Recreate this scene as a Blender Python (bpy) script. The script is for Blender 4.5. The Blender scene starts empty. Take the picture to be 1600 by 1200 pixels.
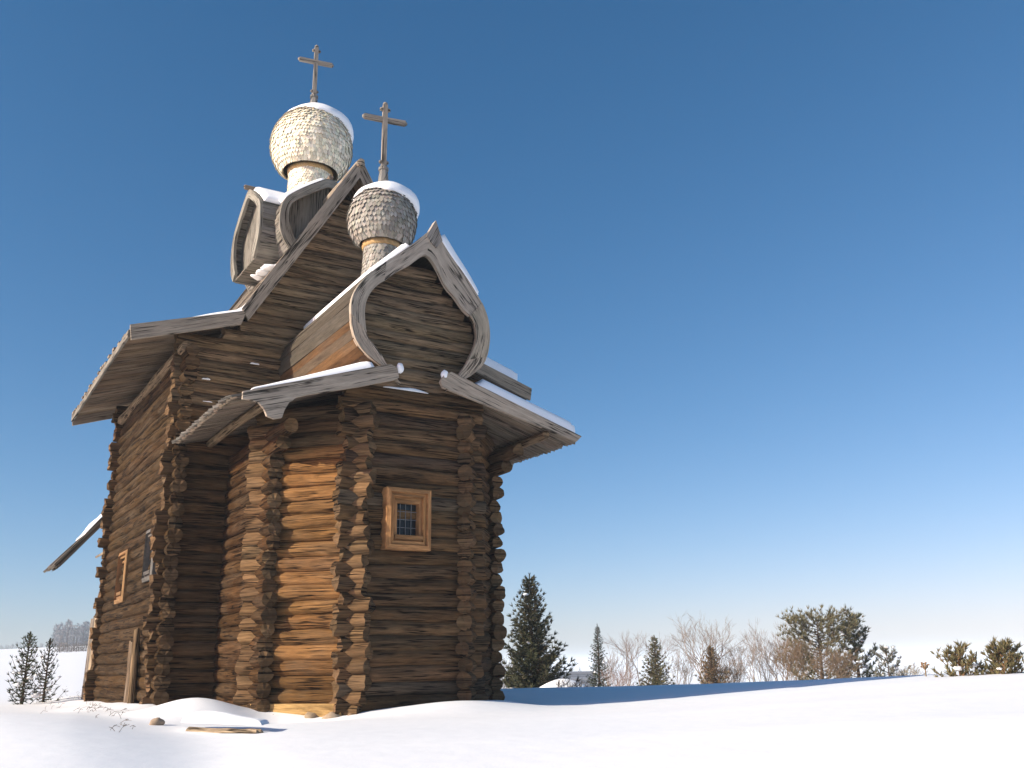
import bpy, math, random
import numpy as np
from mathutils import Vector, Matrix
R_ = math.radians
rnd = random.Random(7)
sc = bpy.context.scene
COL = sc.collection

# ------------------------------------------------------------------ camera, sky, sun, exposure
CAM = np.array([-8.135, -20.944, 0.819]); FPX = 1477.9
CR = np.array([0.8513684, -0.52435965, -0.01479187])
CU = np.array([-0.13687931, -0.24928653, 0.95870761])
CF = np.array([0.506395, 0.81418867, 0.28400867])
cd = bpy.data.cameras.new('camera'); co = bpy.data.objects.new('camera', cd); COL.objects.link(co)
M = Matrix(((CR[0], CU[0], -CF[0], CAM[0]), (CR[1], CU[1], -CF[1], CAM[1]), (CR[2], CU[2], -CF[2], CAM[2]), (0, 0, 0, 1)))
co.matrix_world = M
cd.sensor_width = 36.0; cd.lens = 36.0 * FPX / 1600.0; cd.clip_start = 0.1; cd.clip_end = 20000
sc.camera = co

SUN_EL, SUN_AL = R_(23.0), R_(6.0)          # elevation; degrees behind the plane of the east wall
w = bpy.data.worlds.new('World'); sc.world = w; w.use_nodes = True
nt = w.node_tree
sky = nt.nodes.new('ShaderNodeTexSky'); sky.sky_type = 'NISHITA'; sky.sun_disc = False
sky.sun_elevation = SUN_EL; sky.sun_rotation = -(math.pi / 2 - SUN_AL)
sky.altitude = 300; sky.air_density = 0.8; sky.dust_density = 1.0; sky.ozone_density = 1.0
bg = nt.nodes['Background']; bg.inputs[1].default_value = 0.076
sep = nt.nodes.new('ShaderNodeSeparateColor'); com = nt.nodes.new('ShaderNodeCombineColor')      # contrast of a polarised winter sky, per channel
nt.links.new(sky.outputs[0], sep.inputs[0])
for i_, (p_, k_) in enumerate(((1.455, .488), (1.0, .948), (.906, 1.317))):
    pw_ = nt.nodes.new('ShaderNodeMath'); pw_.operation = 'POWER'; pw_.inputs[1].default_value = p_; nt.links.new(sep.outputs[i_], pw_.inputs[0])
    ml_ = nt.nodes.new('ShaderNodeMath'); ml_.operation = 'MULTIPLY'; ml_.inputs[1].default_value = k_; nt.links.new(pw_.outputs[0], ml_.inputs[0])
    nt.links.new(ml_.outputs[0], com.inputs[i_])
nt.links.new(com.outputs[0], bg.inputs[0])
sl = bpy.data.lights.new('sun', 'SUN'); sl.energy = 4.35; sl.angle = R_(0.5); sl.color = (1.0, 0.925, 0.77)
so = bpy.data.objects.new('sun', sl); COL.objects.link(so)
sdir = Vector((-math.cos(SUN_AL) * math.cos(SUN_EL), math.sin(SUN_AL) * math.cos(SUN_EL), math.sin(SUN_EL)))
so.rotation_euler = sdir.to_track_quat('Z', 'Y').to_euler()
sc.view_settings.view_transform = 'Standard'; sc.view_settings.look = 'None'
sc.view_settings.exposure = 0.76; sc.view_settings.gamma = 1.0
sc.cycles.max_bounces = 6; sc.cycles.diffuse_bounces = 4; sc.cycles.volume_bounces = 1

# ------------------------------------------------------------------ materials
def new_mat(name):
    m = bpy.data.materials.new(name); m.use_nodes = True
    n = m.node_tree; b = n.nodes['Principled BSDF']
    return m, n, b
def N(n, t, **kw):
    x = n.nodes.new(t)
    for k, v in kw.items(): setattr(x, k, v)
    return x
def ramp(n, src, stops):
    r = N(n, 'ShaderNodeValToRGB')
    while len(r.color_ramp.elements) < len(stops): r.color_ramp.elements.new(0.5)
    for e, (p, c) in zip(r.color_ramp.elements, stops):
        e.position = p; e.color = (c, c, c, 1) if isinstance(c, (int, float)) else (*c, 1)
    n.links.new(src, r.inputs[0]); return r
def mix(n, a, b, f, mode='MIX'):
    x = N(n, 'ShaderNodeMix', data_type='RGBA', blend_type=mode)
    for i, v in ((6, a), (7, b), (0, f)):
        if hasattr(v, 'is_linked'): n.links.new(v, x.inputs[i])
        elif i == 0: x.inputs[0].default_value = v
        else: x.inputs[i].default_value = (*v, 1)
    return x.outputs[2]
def uvnoise(n, scale, detail=4, rough=.6, dist=0.0):
    tc = N(n, 'ShaderNodeUVMap'); mp = N(n, 'ShaderNodeMapping'); mp.inputs[3].default_value = (*scale, 1)
    n.links.new(tc.outputs[0], mp.inputs[0])
    t = N(n, 'ShaderNodeTexNoise'); t.inputs['Scale'].default_value = 1.0; t.inputs['Detail'].default_value = detail
    t.inputs['Roughness'].default_value = rough; t.inputs['Distortion'].default_value = dist
    n.links.new(mp.outputs[0], t.inputs['Vector']); return t.outputs[0]

def wood_mat(name, grey=0.35, greycol=(.20, .18, .16), bump=0.5, crack=True, con=1.0):
    m, n, b = new_mat(name)
    at = N(n, 'ShaderNodeVertexColor', layer_name='col')
    g1 = uvnoise(n, (1.1, 15), 6, .65, .4); g2 = uvnoise(n, (5, 110), 3, .6)
    pt = uvnoise(n, (0.7, 1.6), 5, .65, .8)
    r1 = ramp(n, g1, [(.28, 1 - .50 * con), (.5, 1.0), (.72, 1 + .52 * con)])
    r2 = ramp(n, g2, [(.3, 1 - .36 * con), (.7, 1 + .32 * con)])
    c = mix(n, at.outputs[0], r1.outputs[0], 1.0, 'MULTIPLY')
    c = mix(n, c, r2.outputs[0], 1.0, 'MULTIPLY')
    gf = ramp(n, pt, [(.45, 0.0), (.68, grey)])
    gm = mix(n, greycol, r1.outputs[0], 1.0, 'MULTIPLY')
    c = mix(n, c, gm, gf.outputs[0])
    st = uvnoise(n, (0.45, 3.2), 6, .7, 1.2)                 # darker rot and weather stains
    sr = ramp(n, st, [(.30, 1 - .50 * con), (.47, 1.0)])
    c = mix(n, c, sr.outputs[0], 1.0, 'MULTIPLY')
    h = g1
    ad = N(n, 'ShaderNodeMath', operation='MULTIPLY_ADD'); n.links.new(g2, ad.inputs[0]); ad.inputs[1].default_value = .35; n.links.new(g1, ad.inputs[2])
    h = ad.outputs[0]
    if crack:
        ck = uvnoise(n, (0.42, 13), 3, .55, .35)
        cr = ramp(n, ck, [(.462, 1.0), (.490, .10), (.510, .10), (.538, 1.0)])
        msk = ramp(n, uvnoise(n, (1.3, 3.1), 2, .5), [(.40, 0.0), (.52, 1.0)])
        cm = mix(n, (1, 1, 1), cr.outputs[0], msk.outputs[0])
        c = mix(n, c, cm, 1.0, 'MULTIPLY')
        a2 = N(n, 'ShaderNodeMath', operation='MULTIPLY'); n.links.new(h, a2.inputs[0]); n.links.new(cm, a2.inputs[1]); h = a2.outputs[0]
    n.links.new(c, b.inputs['Base Color']); b.inputs['Roughness'].default_value = .85
    b.inputs['Specular IOR Level'].default_value = .06
    bp = N(n, 'ShaderNodeBump'); bp.inputs['Strength'].default_value = bump; bp.inputs['Distance'].default_value = .035
    n.links.new(h, bp.inputs['Height']); n.links.new(bp.outputs[0], b.inputs['Normal'])
    return m
LOG = wood_mat('weathered_log_wood', .36, (.110, .083, .056), .6)
BOARD = wood_mat('grey_board_wood', .4, (.27, .235, .19), .35, True, .55)
PLANK = wood_mat('grey_brown_plank_wood', .35, (.085, .072, .058), .35, False, .7)
SHING = wood_mat('shingle_wood', .2, (.40, .38, .35), .3, False, .6)
FRESH = wood_mat('fresh_pine_wood', .05, (.3, .2, .1), .2, False)

def snow_mat(name, col=(.90, .90, .91), ground=False):
    m, n, b = new_mat(name)
    tc = N(n, 'ShaderNodeNewGeometry')
    def nz(s, d, vec=None):
        t = N(n, 'ShaderNodeTexNoise'); t.inputs['Scale'].default_value = s; t.inputs['Detail'].default_value = d
        n.links.new(vec or tc.outputs['Position'], t.inputs['Vector']); return t.outputs[0]
    a = nz(3.0, 5); f = nz(45, 3)
    md = N(n, 'ShaderNodeMath', operation='MULTIPLY_ADD'); n.links.new(f, md.inputs[0]); md.inputs[1].default_value = .12; n.links.new(a, md.inputs[2])
    h = md.outputs[0]
    if ground:
        mp = N(n, 'ShaderNodeMapping'); mp.inputs[2].default_value = (0, 0, R_(-28)); mp.inputs[3].default_value = (.22, 2.1, 1)
        n.links.new(tc.outputs['Position'], mp.inputs[0])
        wv = nz(1.0, 4, mp.outputs[0])
        m2 = N(n, 'ShaderNodeMath', operation='MULTIPLY_ADD'); n.links.new(wv, m2.inputs[0]); m2.inputs[1].default_value = 1.6; n.links.new(h, m2.inputs[2]); h = m2.outputs[0]
    r = ramp(n, a, [(.3, tuple(c * .97 for c in col)), (.7, col)])
    n.links.new(r.outputs[0], b.inputs['Base Color']); b.inputs['Roughness'].default_value = .7
    b.inputs['Specular IOR Level'].default_value = .2
    bp = N(n, 'ShaderNodeBump'); bp.inputs['Strength'].default_value = .18 if ground else .3; bp.inputs['Distance'].default_value = .05
    n.links.new(h, bp.inputs['Height']); n.links.new(bp.outputs[0], b.inputs['Normal'])
    return m
SNOW = snow_mat('snow'); GSNOW = snow_mat('ground_snow', ground=True)

def plain_mat(name, col, rough=.8, var=.25, scale=6.0):
    m, n, b = new_mat(name)
    at = N(n, 'ShaderNodeVertexColor', layer_name='col')
    tc = N(n, 'ShaderNodeNewGeometry'); t = N(n, 'ShaderNodeTexNoise'); t.inputs['Scale'].default_value = scale; t.inputs['Detail'].default_value = 4
    n.links.new(tc.outputs['Position'], t.inputs['Vector'])
    r = ramp(n, t.outputs[0], [(.3, 1 - var), (.7, 1 + var)])
    c = mix(n, at.outputs[0], r.outputs[0], 1.0, 'MULTIPLY')
    n.links.new(c, b.inputs['Base Color']); b.inputs['Roughness'].default_value = rough
    b.inputs['Specular IOR Level'].default_value = .2
    return m
NEEDLE = plain_mat('needles', None, .7, .35, 3.0)
BARK = plain_mat('bark', None, .9, .35, 9.0)
STONE = plain_mat('stone', None, .9, .4, 5.0)
METAL = plain_mat('old_metal', None, .5, .2, 12.0)
gm_, gn_, gb_ = new_mat('window_glass')
gb_.inputs['Base Color'].default_value = (.012, .016, .02, 1); gb_.inputs['Roughness'].default_value = .22; gb_.inputs['Specular IOR Level'].default_value = .22

# ------------------------------------------------------------------ mesh builder
class MB:
    def __init__(s): s.v = []; s.f = []; s.uv = []; s.c = []; s.sm = []; s.nv = 0; s.mi = []
    def add(s, verts, faces, uvs=None, col=(.5, .5, .5), smooth=False, mi=0):
        """uvs: per-vertex list; col: one colour or per-face list"""
        o = s.nv; s.v.extend([tuple(map(float, p)) for p in verts]); s.nv += len(verts)
        many = isinstance(col, list)
        for i, f in enumerate(faces):
            s.f.append(tuple(o + k for k in f))
            s.uv.append([uvs[k] for k in f] if uvs is not None else [(0, 0)] * len(f))
            s.c.append(col[i] if many else col); s.sm.append(smooth); s.mi.append(mi)
    def build(s, name, mats, parent=None):
        me = bpy.data.meshes.new(name); me.from_pydata(s.v, [], s.f); me.validate()
        if not isinstance(mats, (list, tuple)): mats = [mats]
        for m in mats: me.materials.append(m)
        if len(me.polygons) == len(s.f):
            uvl = me.uv_layers.new(name='UVMap')
            uvl.data.foreach_set('uv', np.array([c for f in s.uv for c in f], dtype=np.float32).ravel())
            ca = me.color_attributes.new('col', 'FLOAT_COLOR', 'CORNER')
            cc = np.array([(*s.c[i], 1.0) for i, f in enumerate(s.f) for _ in f], dtype=np.float32)
            ca.data.foreach_set('color', cc.ravel())
            me.polygons.foreach_set('use_smooth', s.sm); me.polygons.foreach_set('material_index', s.mi)
        else: print('WARN', name, len(me.polygons), len(s.f))
        me.update()
        o = bpy.data.objects.new(name, me); COL.objects.link(o)
        if parent is not None: o.parent = parent
        return o
def empty(name, loc=(0, 0, 0)):
    o = bpy.data.objects.new(name, None); o.location = loc; o.empty_display_size = .3; COL.objects.link(o); return o
def tag(o, label=None, cat=None, group=None, kind=None):
    if label: o['label'] = label
    if cat: o['category'] = cat
    if group: o['group'] = group
    if kind: o['kind'] = kind
    return o
def jit(c, a=.18, h=.04):
    k = 1 + rnd.uniform(-a, a)
    return (max(.005, c[0] * k * (1 + rnd.uniform(-h, h))), max(.005, c[1] * k), max(.004, c[2] * k * (1 + rnd.uniform(-h, h))))
def V(*a): return np.array(a, float)
def nrm(a): return a / (np.linalg.norm(a) + 1e-12)
def frame(d):
    d = nrm(d); up = V(0, 0, 1) if abs(d[2]) < .95 else V(0, 1, 0)
    a = nrm(np.cross(up, d)); b = np.cross(d, a); return a, b

def log(mb, p0, p1, r, col, endcol=None, n=14, rough=1.0, tips=None):
    p0 = np.array(p0, float); p1 = np.array(p1, float); d = p1 - p0; L = np.linalg.norm(d); d = d / L
    a, b = frame(d); k = max(3, int(L / (.14 if tips else .22))); uo, vo = rnd.uniform(0, 50), rnd.uniform(0, 50)
    ts = np.linspace(0, 1, k + 1); ph = [rnd.uniform(0, 6.28) for _ in range(6)]
    tap = rnd.uniform(-.06, .06); vs = []; uv = []
    for i, t in enumerate(ts):
        u = t * L
        c = p0 + d * u + b * (.010 * math.sin(u * 1.7 + ph[0]) + rnd.uniform(-.004, .004)) * rough + a * (.012 * math.sin(u * 1.2 + ph[1])) * rough
        rr = r * (1 + tap * (t - .5) * 2 + .035 * rough * math.sin(u * 2.6 + ph[2]))
        ax = 0.0
        for j in range(n + 1):
            th = 2 * math.pi * j / n; tj = 2 * math.pi * (j % n) / n
            q = rr * (1 + rough * (.03 * math.sin(3 * tj + ph[3] + u * .7) + .025 * math.sin(5 * tj + ph[4] - u * 1.9)))
            off = 0
            if i in (0, k): off = rough * (.026 * math.sin(2 * tj + ph[5 if i else 4]) + .012 * math.sin(5 * tj + ph[2])) * (1 if i else -1); q *= .94 + .035 * math.sin(3 * tj + ph[0])
            vs.append(c + (a * math.cos(th) + b * math.sin(th)) * q + d * off); uv.append((uo + u, vo + th * r))
    m = n + 1
    fs = [(i * m + j, i * m + j + 1, (i + 1) * m + j + 1, (i + 1) * m + j) for i in range(k) for j in range(n)]
    if tips:                                                   # (length at p0, length at p1, colour): the weathered tips past the corners
        cl = []
        for i in range(k):
            um = (ts[i] + ts[i + 1]) / 2 * L; cl += [tips[2] if (um < tips[0] or um > L - tips[1]) else col] * n
        mb.add(vs, fs, uv, cl, True)
    else: mb.add(vs, fs, uv, col, True)
    ec = endcol or col
    for e, s_ in ((0, -1), (k, 1)):
        ring = vs[e * m:e * m + n]; cen = sum(ring) / n
        inner = [cen + (p - cen) * .55 + d * s_ * .012 * rnd.uniform(.2, 1) for p in ring]
        pts = ring + inner + [cen + d * s_ * .008]
        uu = [(uo + .02 * math.cos(2 * math.pi * j / n), vo + .5 * r * math.sin(2 * math.pi * j / n)) for j in range(n)]
        u2 = [(x * .6 + uo * .4, y * .6 + vo * .4) for x, y in uu] + [(uo, vo)]
        f2 = []
        for j in range(n):
            j2 = (j + 1) % n
            q1 = (j, j2, n + j2, n + j); q2 = (n + j, n + j2, 2 * n)
            f2 += [q1[::-1], q2[::-1]] if s_ < 0 else [q1, q2]
        mb.add(pts, [f[::-1] for f in f2] if False else f2, uu + u2, [jit(ec, .25)] * 0 or ec, False)

def board(mb, p0, p1, wv, tv, col, point=0.0, twist=0.0):
    """box from p0 to p1 (centre line of one long face edge), width vector wv, thickness vector tv; point>0 gives the p1 end a tip"""
    p0, p1, wv, tv = [np.array(x, float) for x in (p0, p1, wv, tv)]
    L = np.linalg.norm(p1 - p0); W = np.linalg.norm(wv); T = np.linalg.norm(tv); d = (p1 - p0) / L
    uo, vo = rnd.uniform(0, 60), rnd.uniform(0, 60)
    h = wv / 2; k = max(1, int(L / .5)); vs = []; uv = []
    ph = rnd.uniform(0, 6)
    def ring(c, u):
        for s1, s2, vv in ((-1, 0, 0), (1, 0, W), (1, 1, W + T), (-1, 1, 2 * W + T), (-1, 0, 2 * W + 2 * T)):
            vs.append(c + h * s1 + tv * s2); uv.append((uo + u, vo + vv))
    for i in range(k + 1):
        t = i / k; sag = .006 * math.sin(t * 5 + ph)
        ring(p0 + d * (t * L) + nrm(tv) * sag, t * L)
    fs = [(i * 5 + j, i * 5 + j + 1, (i + 1) * 5 + j + 1, (i + 1) * 5 + j) for i in range(k) for j in range(4)]
    fs = [f[::-1] for f in fs]
    fs.append((0, 1, 2, 3)); e = k * 5
    if point > 0:
        o = len(vs); c = p1 + d * point
        vs.append(c); uv.append((uo + L + point, vo + W / 2)); vs.append(c + tv); uv.append((uo + L + point, vo + W * 1.5 + T))
        fs += [(e, o, e + 1)[::-1], (e + 3, e + 2, o + 1)[::-1], (e, e + 3, o + 1, o)[::-1], (e + 1, o, o + 1, e + 2)[::-1]]
    else: fs.append((e, e + 3, e + 2, e + 1))
    mb.add(vs, fs, uv, col, False)

def prism(mb, pts, nvec, th, col, along=None):
    """flat polygon pts (3D, planar) extruded by nvec*th"""
    pts = [np.array(p, float) for p in pts]; nvec = nrm(np.array(nvec, float)); k = len(pts)
    al = nrm(np.array(along if along is not None else pts[1] - pts[0], float)); cr = np.cross(nvec, al)
    uo, vo = rnd.uniform(0, 60), rnd.uniform(0, 60)
    back = [p + nvec * th for p in pts]; P = pts + back
    uv = [(uo + p @ al, vo + p @ cr) for p in P]
    fs = [tuple(range(k)), tuple(range(2 * k - 1, k - 1, -1))] + [(i, k + i, k + (i + 1) % k, (i + 1) % k) for i in range(k)]
    mb.add(P, fs, uv, col, False)

def tube(mb, pts, rs, col, n=8, smooth=True, cap=True):
    pts = [np.array(p, float) for p in pts]; vs = []; uv = []; uo = rnd.uniform(0, 40); u = 0
    for i, p in enumerate(pts):
        d = pts[min(i + 1, len(pts) - 1)] - pts[max(i - 1, 0)]; a, b = frame(d)
        if i: u += np.linalg.norm(p - pts[i - 1])
        for j in range(n + 1):
            th = 2 * math.pi * j / n; vs.append(p + (a * math.cos(th) + b * math.sin(th)) * rs[i]); uv.append((uo + u, th * rs[i]))
    m = n + 1
    fs = [(i * m + j, i * m + j + 1, (i + 1) * m + j + 1, (i + 1) * m + j) for i in range(len(pts) - 1) for j in range(n)]
    if cap: fs += [tuple(range(n))[::-1], tuple((len(pts) - 1) * m + j for j in range(n))]
    mb.add(vs, fs, uv, col, smooth)

def ball(mb, c, r, col, n=8, k=6, sq=(1, 1, 1), noise=0.0):
    vs = []; c = np.array(c, float); ph = [rnd.uniform(0, 6.28) for _ in range(4)]
    for i in range(k + 1):
        a = math.pi * i / k
        for j in range(n):
            t = 2 * math.pi * j / n
            q = 1 + noise * (math.sin(3 * t + ph[0] + 2 * a) * .5 + math.sin(2 * t - 3 * a + ph[1]) * .6)
            vs.append(c + V(math.sin(a) * math.cos(t) * sq[0], math.sin(a) * math.sin(t) * sq[1], math.cos(a) * sq[2]) * r * q)
    fs = [(i * n + j, (i + 1) * n + j, (i + 1) * n + (j + 1) % n, i * n + (j + 1) % n) for i in range(1, k - 1) for j in range(n)]
    fs += [(0, n + j, n + (j + 1) % n) for j in range(n)]
    fs += [((k - 1) * n + j, k * n, (k - 1) * n + (j + 1) % n) for j in range(n)]
    mb.add(vs, fs, [(p[0] * 1.3, p[2] * 1.3) for p in vs], col, True)

def resample(pts, n):
    pts = np.array(pts, float); s = np.r_[0, np.cumsum(np.linalg.norm(np.diff(pts, axis=0), axis=1))]
    q = np.linspace(0, s[-1], n); return np.stack([np.interp(q, s, pts[:, i]) for i in range(pts.shape[1])], 1)
def smooth_poly(pts, n, it=2):
    pts = [np.array(p, float) for p in pts]
    for _ in range(it):
        q = [pts[0]]
        for a, b in zip(pts[:-1], pts[1:]): q += [a * .75 + b * .25, a * .25 + b * .75]
        pts = q + [pts[-1]]
    return resample(pts, n)

def snow_sheet(mb, Pf, Nf, tf, nu, nv, low=.02, soft=2.6):
    """a closed layer of snow lying on the surface Pf(u,v), thickness tf(u,v) along Nf(u,v), with steep rounded edges"""
    top = []; bot = []; cs = lambda t: .35 * t + .65 * (.5 - .5 * math.cos(math.pi * t))
    for i in range(nu + 1):
        for j in range(nv + 1):
            u, v = cs(i / nu), cs(j / nv); p = np.array(Pf(u, v), float); nn = np.array(Nf(u, v), float)
            e = min(i, nu - i); f = min(j, nv - j)
            ed = min(1.0, min(e, f) / soft); ed = math.sqrt(max(0, 1 - (1 - ed) ** 2))
            top.append(p + nn * (low + tf(u, v) * ed)); bot.append(p)
    m = nv + 1; K = len(top)
    fs = [(i * m + j, (i + 1) * m + j, (i + 1) * m + j + 1, i * m + j + 1) for i in range(nu) for j in range(nv)]
    fb = [tuple(K + k for k in f[::-1]) for f in fs]
    bd = [i * m for i in range(nu + 1)] + [nu * m + j for j in range(1, m)] + [i * m + nv for i in range(nu - 1, -1, -1)] + [j for j in range(nv - 1, 0, -1)]
    fr = [(bd[k], K + bd[k], K + bd[(k + 1) % len(bd)], bd[(k + 1) % len(bd)]) for k in range(len(bd))]
    mb.add(top + bot, fs + fb + fr, None, (.9, .9, .91), True)

class Noise2:
    def __init__(s, seed, n=7, fmin=.5, fmax=3):
        r = np.random.RandomState(seed); a = r.uniform(0, 6.28, n); f = np.exp(r.uniform(math.log(fmin), math.log(fmax), n))
        s.k = np.stack([np.cos(a) * f, np.sin(a) * f], 1); s.p = r.uniform(0, 6.28, n); s.w = (fmin / f) ** .7; s.w /= s.w.sum()
    def __call__(s, x, y):
        x = np.asarray(x, float); y = np.asarray(y, float)
        return sum(w * np.sin(k[0] * x + k[1] * y + p) for k, p, w in zip(s.k, s.p, s.w))
nzA = Noise2(1, 9, .25, 1.4); nzB = Noise2(2, 9, 1.2, 6); nzC = Noise2(5, 8, .02, .12)

# ------------------------------------------------------------------ terrain
def sst(x, a, b):
    t = np.clip((np.asarray(x, float) - a) / (b - a), 0, 1); return t * t * (3 - 2 * t)
def gz(x, y):
    x = np.asarray(x, float); y = np.asarray(y, float)
    dx, dy = x - CAM[0], y - CAM[1]; d = np.hypot(dx, dy); az = np.degrees(np.arctan2(dx, dy))
    back = 1 - sst(np.abs(az), 110, 170)
    z = -.80 * (1 - sst(d, 0, 14))
    z = z + .50 * sst(az, 34, 62) * sst(d, 8, 25) * back                                   # rise on the right
    z = z + .24 * np.exp(-((x - 8.0) ** 2 + (y - 4.0) ** 2) / 40)
    ed = np.clip(d - 10, 0, 14) * .55
    z = z + (.26 * sst(-az - ed, -16.5, -6.5) + .0011 * d * np.clip(az - 8.0, -12, 0)) * sst(d, 5, 20) * (1 - .35 * sst(d, 24, 36)) * back   # bank on the left
    left = (1 - sst(az, 14, 24)) * back
    z = z + left * .0262 * (np.minimum(np.maximum(d - 36, 0), 464) - .18 * np.clip(d - 500, 0, 900))
    drop = sst(az, 20, 27) * back
    dd = np.maximum(d - 27, 0)
    z = z - drop * (.052 * np.minimum(dd, 60) + .018 * np.clip(dd - 60, 0, 900))
    # drifts
    near = np.exp(-np.maximum(d - 25, 0) / 30)
    z = z + .05 * nzA(x, y) * near + .012 * nzB(x * .6 + y * .3, y * 2.2) * near + .5 * nzC(x, y) * sst(d, 40, 120)
    ph = (x * .35 + y * .94) * 1.5 + 1.1 * nzA(x * .5, y * .5) + .25 * x
    z = z + .016 * np.maximum(np.sin(ph), -.25) ** 2 * np.sign(np.sin(ph)) * near * sst(az, 18, 32)
    # snow banked against the church
    ex = np.maximum(np.abs(x) - 3.8, 0); ey = np.maximum(np.maximum(-y - .1, y - 11), 0); d1 = np.hypot(ex, ey)
    ax = np.maximum(np.abs(x) - 1.9, 0); ay = np.maximum(-y - 4.1, np.maximum(y, 0)); d2 = np.hypot(ax, ay)
    db = np.minimum(d1, d2)
    z = z + (.10 + .09 * nzA(x * 2.3, y * 2.3)) * np.exp(-(db / .55) ** 2)
    z = z + .32 * np.exp(-((x + 3.55) ** 2 / .8 + (y + 2.6) ** 2 / 1.6)) + .10 * np.exp(-((x + 4.6) ** 2 / .35 + (y - .9) ** 2 / 3.0))
    z = z + .20 * np.exp(-((x - .6) ** 2 / 2.2 + (y + 5.0) ** 2 / .5)) - .22 * np.exp(-((x + 2.3) ** 2 / 1.3 + (y + 4.3) ** 2 / .55))
    # edge of the trodden hollow in front of the bank
    z = z - .05 * np.exp(-((az - 14.5) / 3.5) ** 2) * sst(d, 4, 8) * (1 - sst(d, 15, 21))
    return z
def gzs(x, y): return float(gz(x, y))

def grid_axis(lo, hi, c0, c1, step, grow):
    a = list(np.arange(c0, c1 + 1e-6, step)); s = step; x = a[-1]
    while x < hi: s *= grow; x += s; a.append(x)
    s = step; x = a[0]; b = []
    while x > lo: s *= grow; x -= s; b.append(x)
    return np.array(b[::-1] + a)
gx = grid_axis(-4500, 4500, -13, 11, .125, 1.07); gy = grid_axis(-2500, 6000, -19, 3, .125, 1.07)
X, Y = np.meshgrid(gx, gy, indexing='ij'); Z = gz(X, Y)
me = bpy.data.meshes.new('snow_ground'); nx, ny = X.shape
vv = np.stack([X, Y, Z], -1).reshape(-1, 3)
ii = np.arange(nx * ny).reshape(nx, ny)
qf = np.stack([ii[:-1, :-1], ii[1:, :-1], ii[1:, 1:], ii[:-1, 1:]], -1).reshape(-1, 4)
me.from_pydata(vv.tolist(), [], qf.tolist()); me.materials.append(GSNOW)
me.polygons.foreach_set('use_smooth', [True] * len(me.polygons)); me.update()
go = bpy.data.objects.new('snow_ground', me); COL.objects.link(go); tag(go, kind='structure')

def at(px, d):
    """ground point seen in the photo's column px at horizontal distance d"""
    v = CF + CR * (px - 800) / FPX - CU * (1050 - 600) / FPX; h = v[:2] / np.linalg.norm(v[:2])
    p = CAM[:2] + h * d; return float(p[0]), float(p[1])
def ray_z(px, py, d):
    v = CF + CR * (px - 800) / FPX - CU * (py - 600) / FPX
    return float(CAM[2] + v[2] / np.linalg.norm(v[:2]) * d)
def hit(px, py):
    v = CF + CR * (px - 800) / FPX - CU * (py - 600) / FPX; v = v / np.linalg.norm(v)
    t = 3.0
    while t < 200:
        p = CAM + v * t
        if p[2] <= gzs(p[0], p[1]): return p
        t += .03
    return None

# ------------------------------------------------------------------ church
W, L, OF, EV, HE, KK, HK, HP = 3.686, 7.07, .64, 5.03, 7.80, 2.66, 8.58, 13.03
A, D, B, C, Q = 1.25, 4.086, 2.495, 1.387, 4.455
H, RAD = .268, .158
church = empty('log_church', (0, 0, 0))
tag(church, 'old dark log church with two shingled cupolas, barrel gables and snow on its roofs', 'church')

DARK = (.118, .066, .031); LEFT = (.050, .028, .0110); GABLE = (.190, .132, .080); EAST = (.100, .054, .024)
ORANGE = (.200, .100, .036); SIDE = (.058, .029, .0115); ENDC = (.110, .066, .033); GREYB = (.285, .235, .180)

def roof_z(x):
    x = abs(x)
    return HP + (HK - HP) * x / KK if x < KK else HK + (HE - HK) * (x - KK) / (EV - KK)
inner = [(-.50, 6.2), (-.72, 6.43), (-.97, 6.80), (-1.28, 7.08), (-1.32, 7.54), (-1.28, 7.92), (-1.04, 8.21), (-.62, 8.58), (-.19, 8.92), (.1, 9.2),
         (.41, 8.60), (.87, 8.10), (1.2, 7.84), (1.26, 7.57), (1.18, 7.2), (.98, 6.82), (.78, 6.5), (.55, 6.2)]
outer = [(-.80, 6.42), (-.93, 6.52), (-1.22, 6.68), (-1.51, 6.95), (-1.60, 7.38), (-1.62, 7.85), (-1.34, 8.33), (-.78, 8.83), (-.2, 9.35), (.2, 9.80),
         (.56, 9.28), (1.03, 8.78), (1.48, 8.17), (1.60, 7.62), (1.49, 6.95), (1.18, 6.65), (.92, 6.47), (.76, 6.40)]
def wall(segs_fn, name='log_wall', mat=LOG, label=None):
    mb = MB(); segs_fn(mb); o = mb.build(name, mat, church)
    if label: o['label'] = label
    return o
def pr(): return .30 + rnd.uniform(-.10, .09)          # how far a log sticks out past its corner
def course(mb, p, q, off, zmax, colf, ext0=True, ext1=True, extf=None, z0=-.25, tipc=None):
    p = V(*p, 0); q = V(*q, 0); d = nrm(q - p); k = 0
    while True:
        z = z0 + (k + off) * H
        if z > zmax: break
        e0 = pr() if ext0 else -.05; e1 = pr() if ext1 else -.05
        if extf: e0, e1 = extf(z, e0, e1)
        c = colf(z); ph = rnd.uniform(-.006, .006)
        log(mb, p - d * e0 + V(0, 0, z + ph), q + d * e1 + V(0, 0, z + ph), RAD * rnd.uniform(.92, 1.06), c, jit(ENDC, .35), tips=(e0 + .07, e1 + .05, jit(tipc, .3)) if tipc else None)
        k += 1
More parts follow.
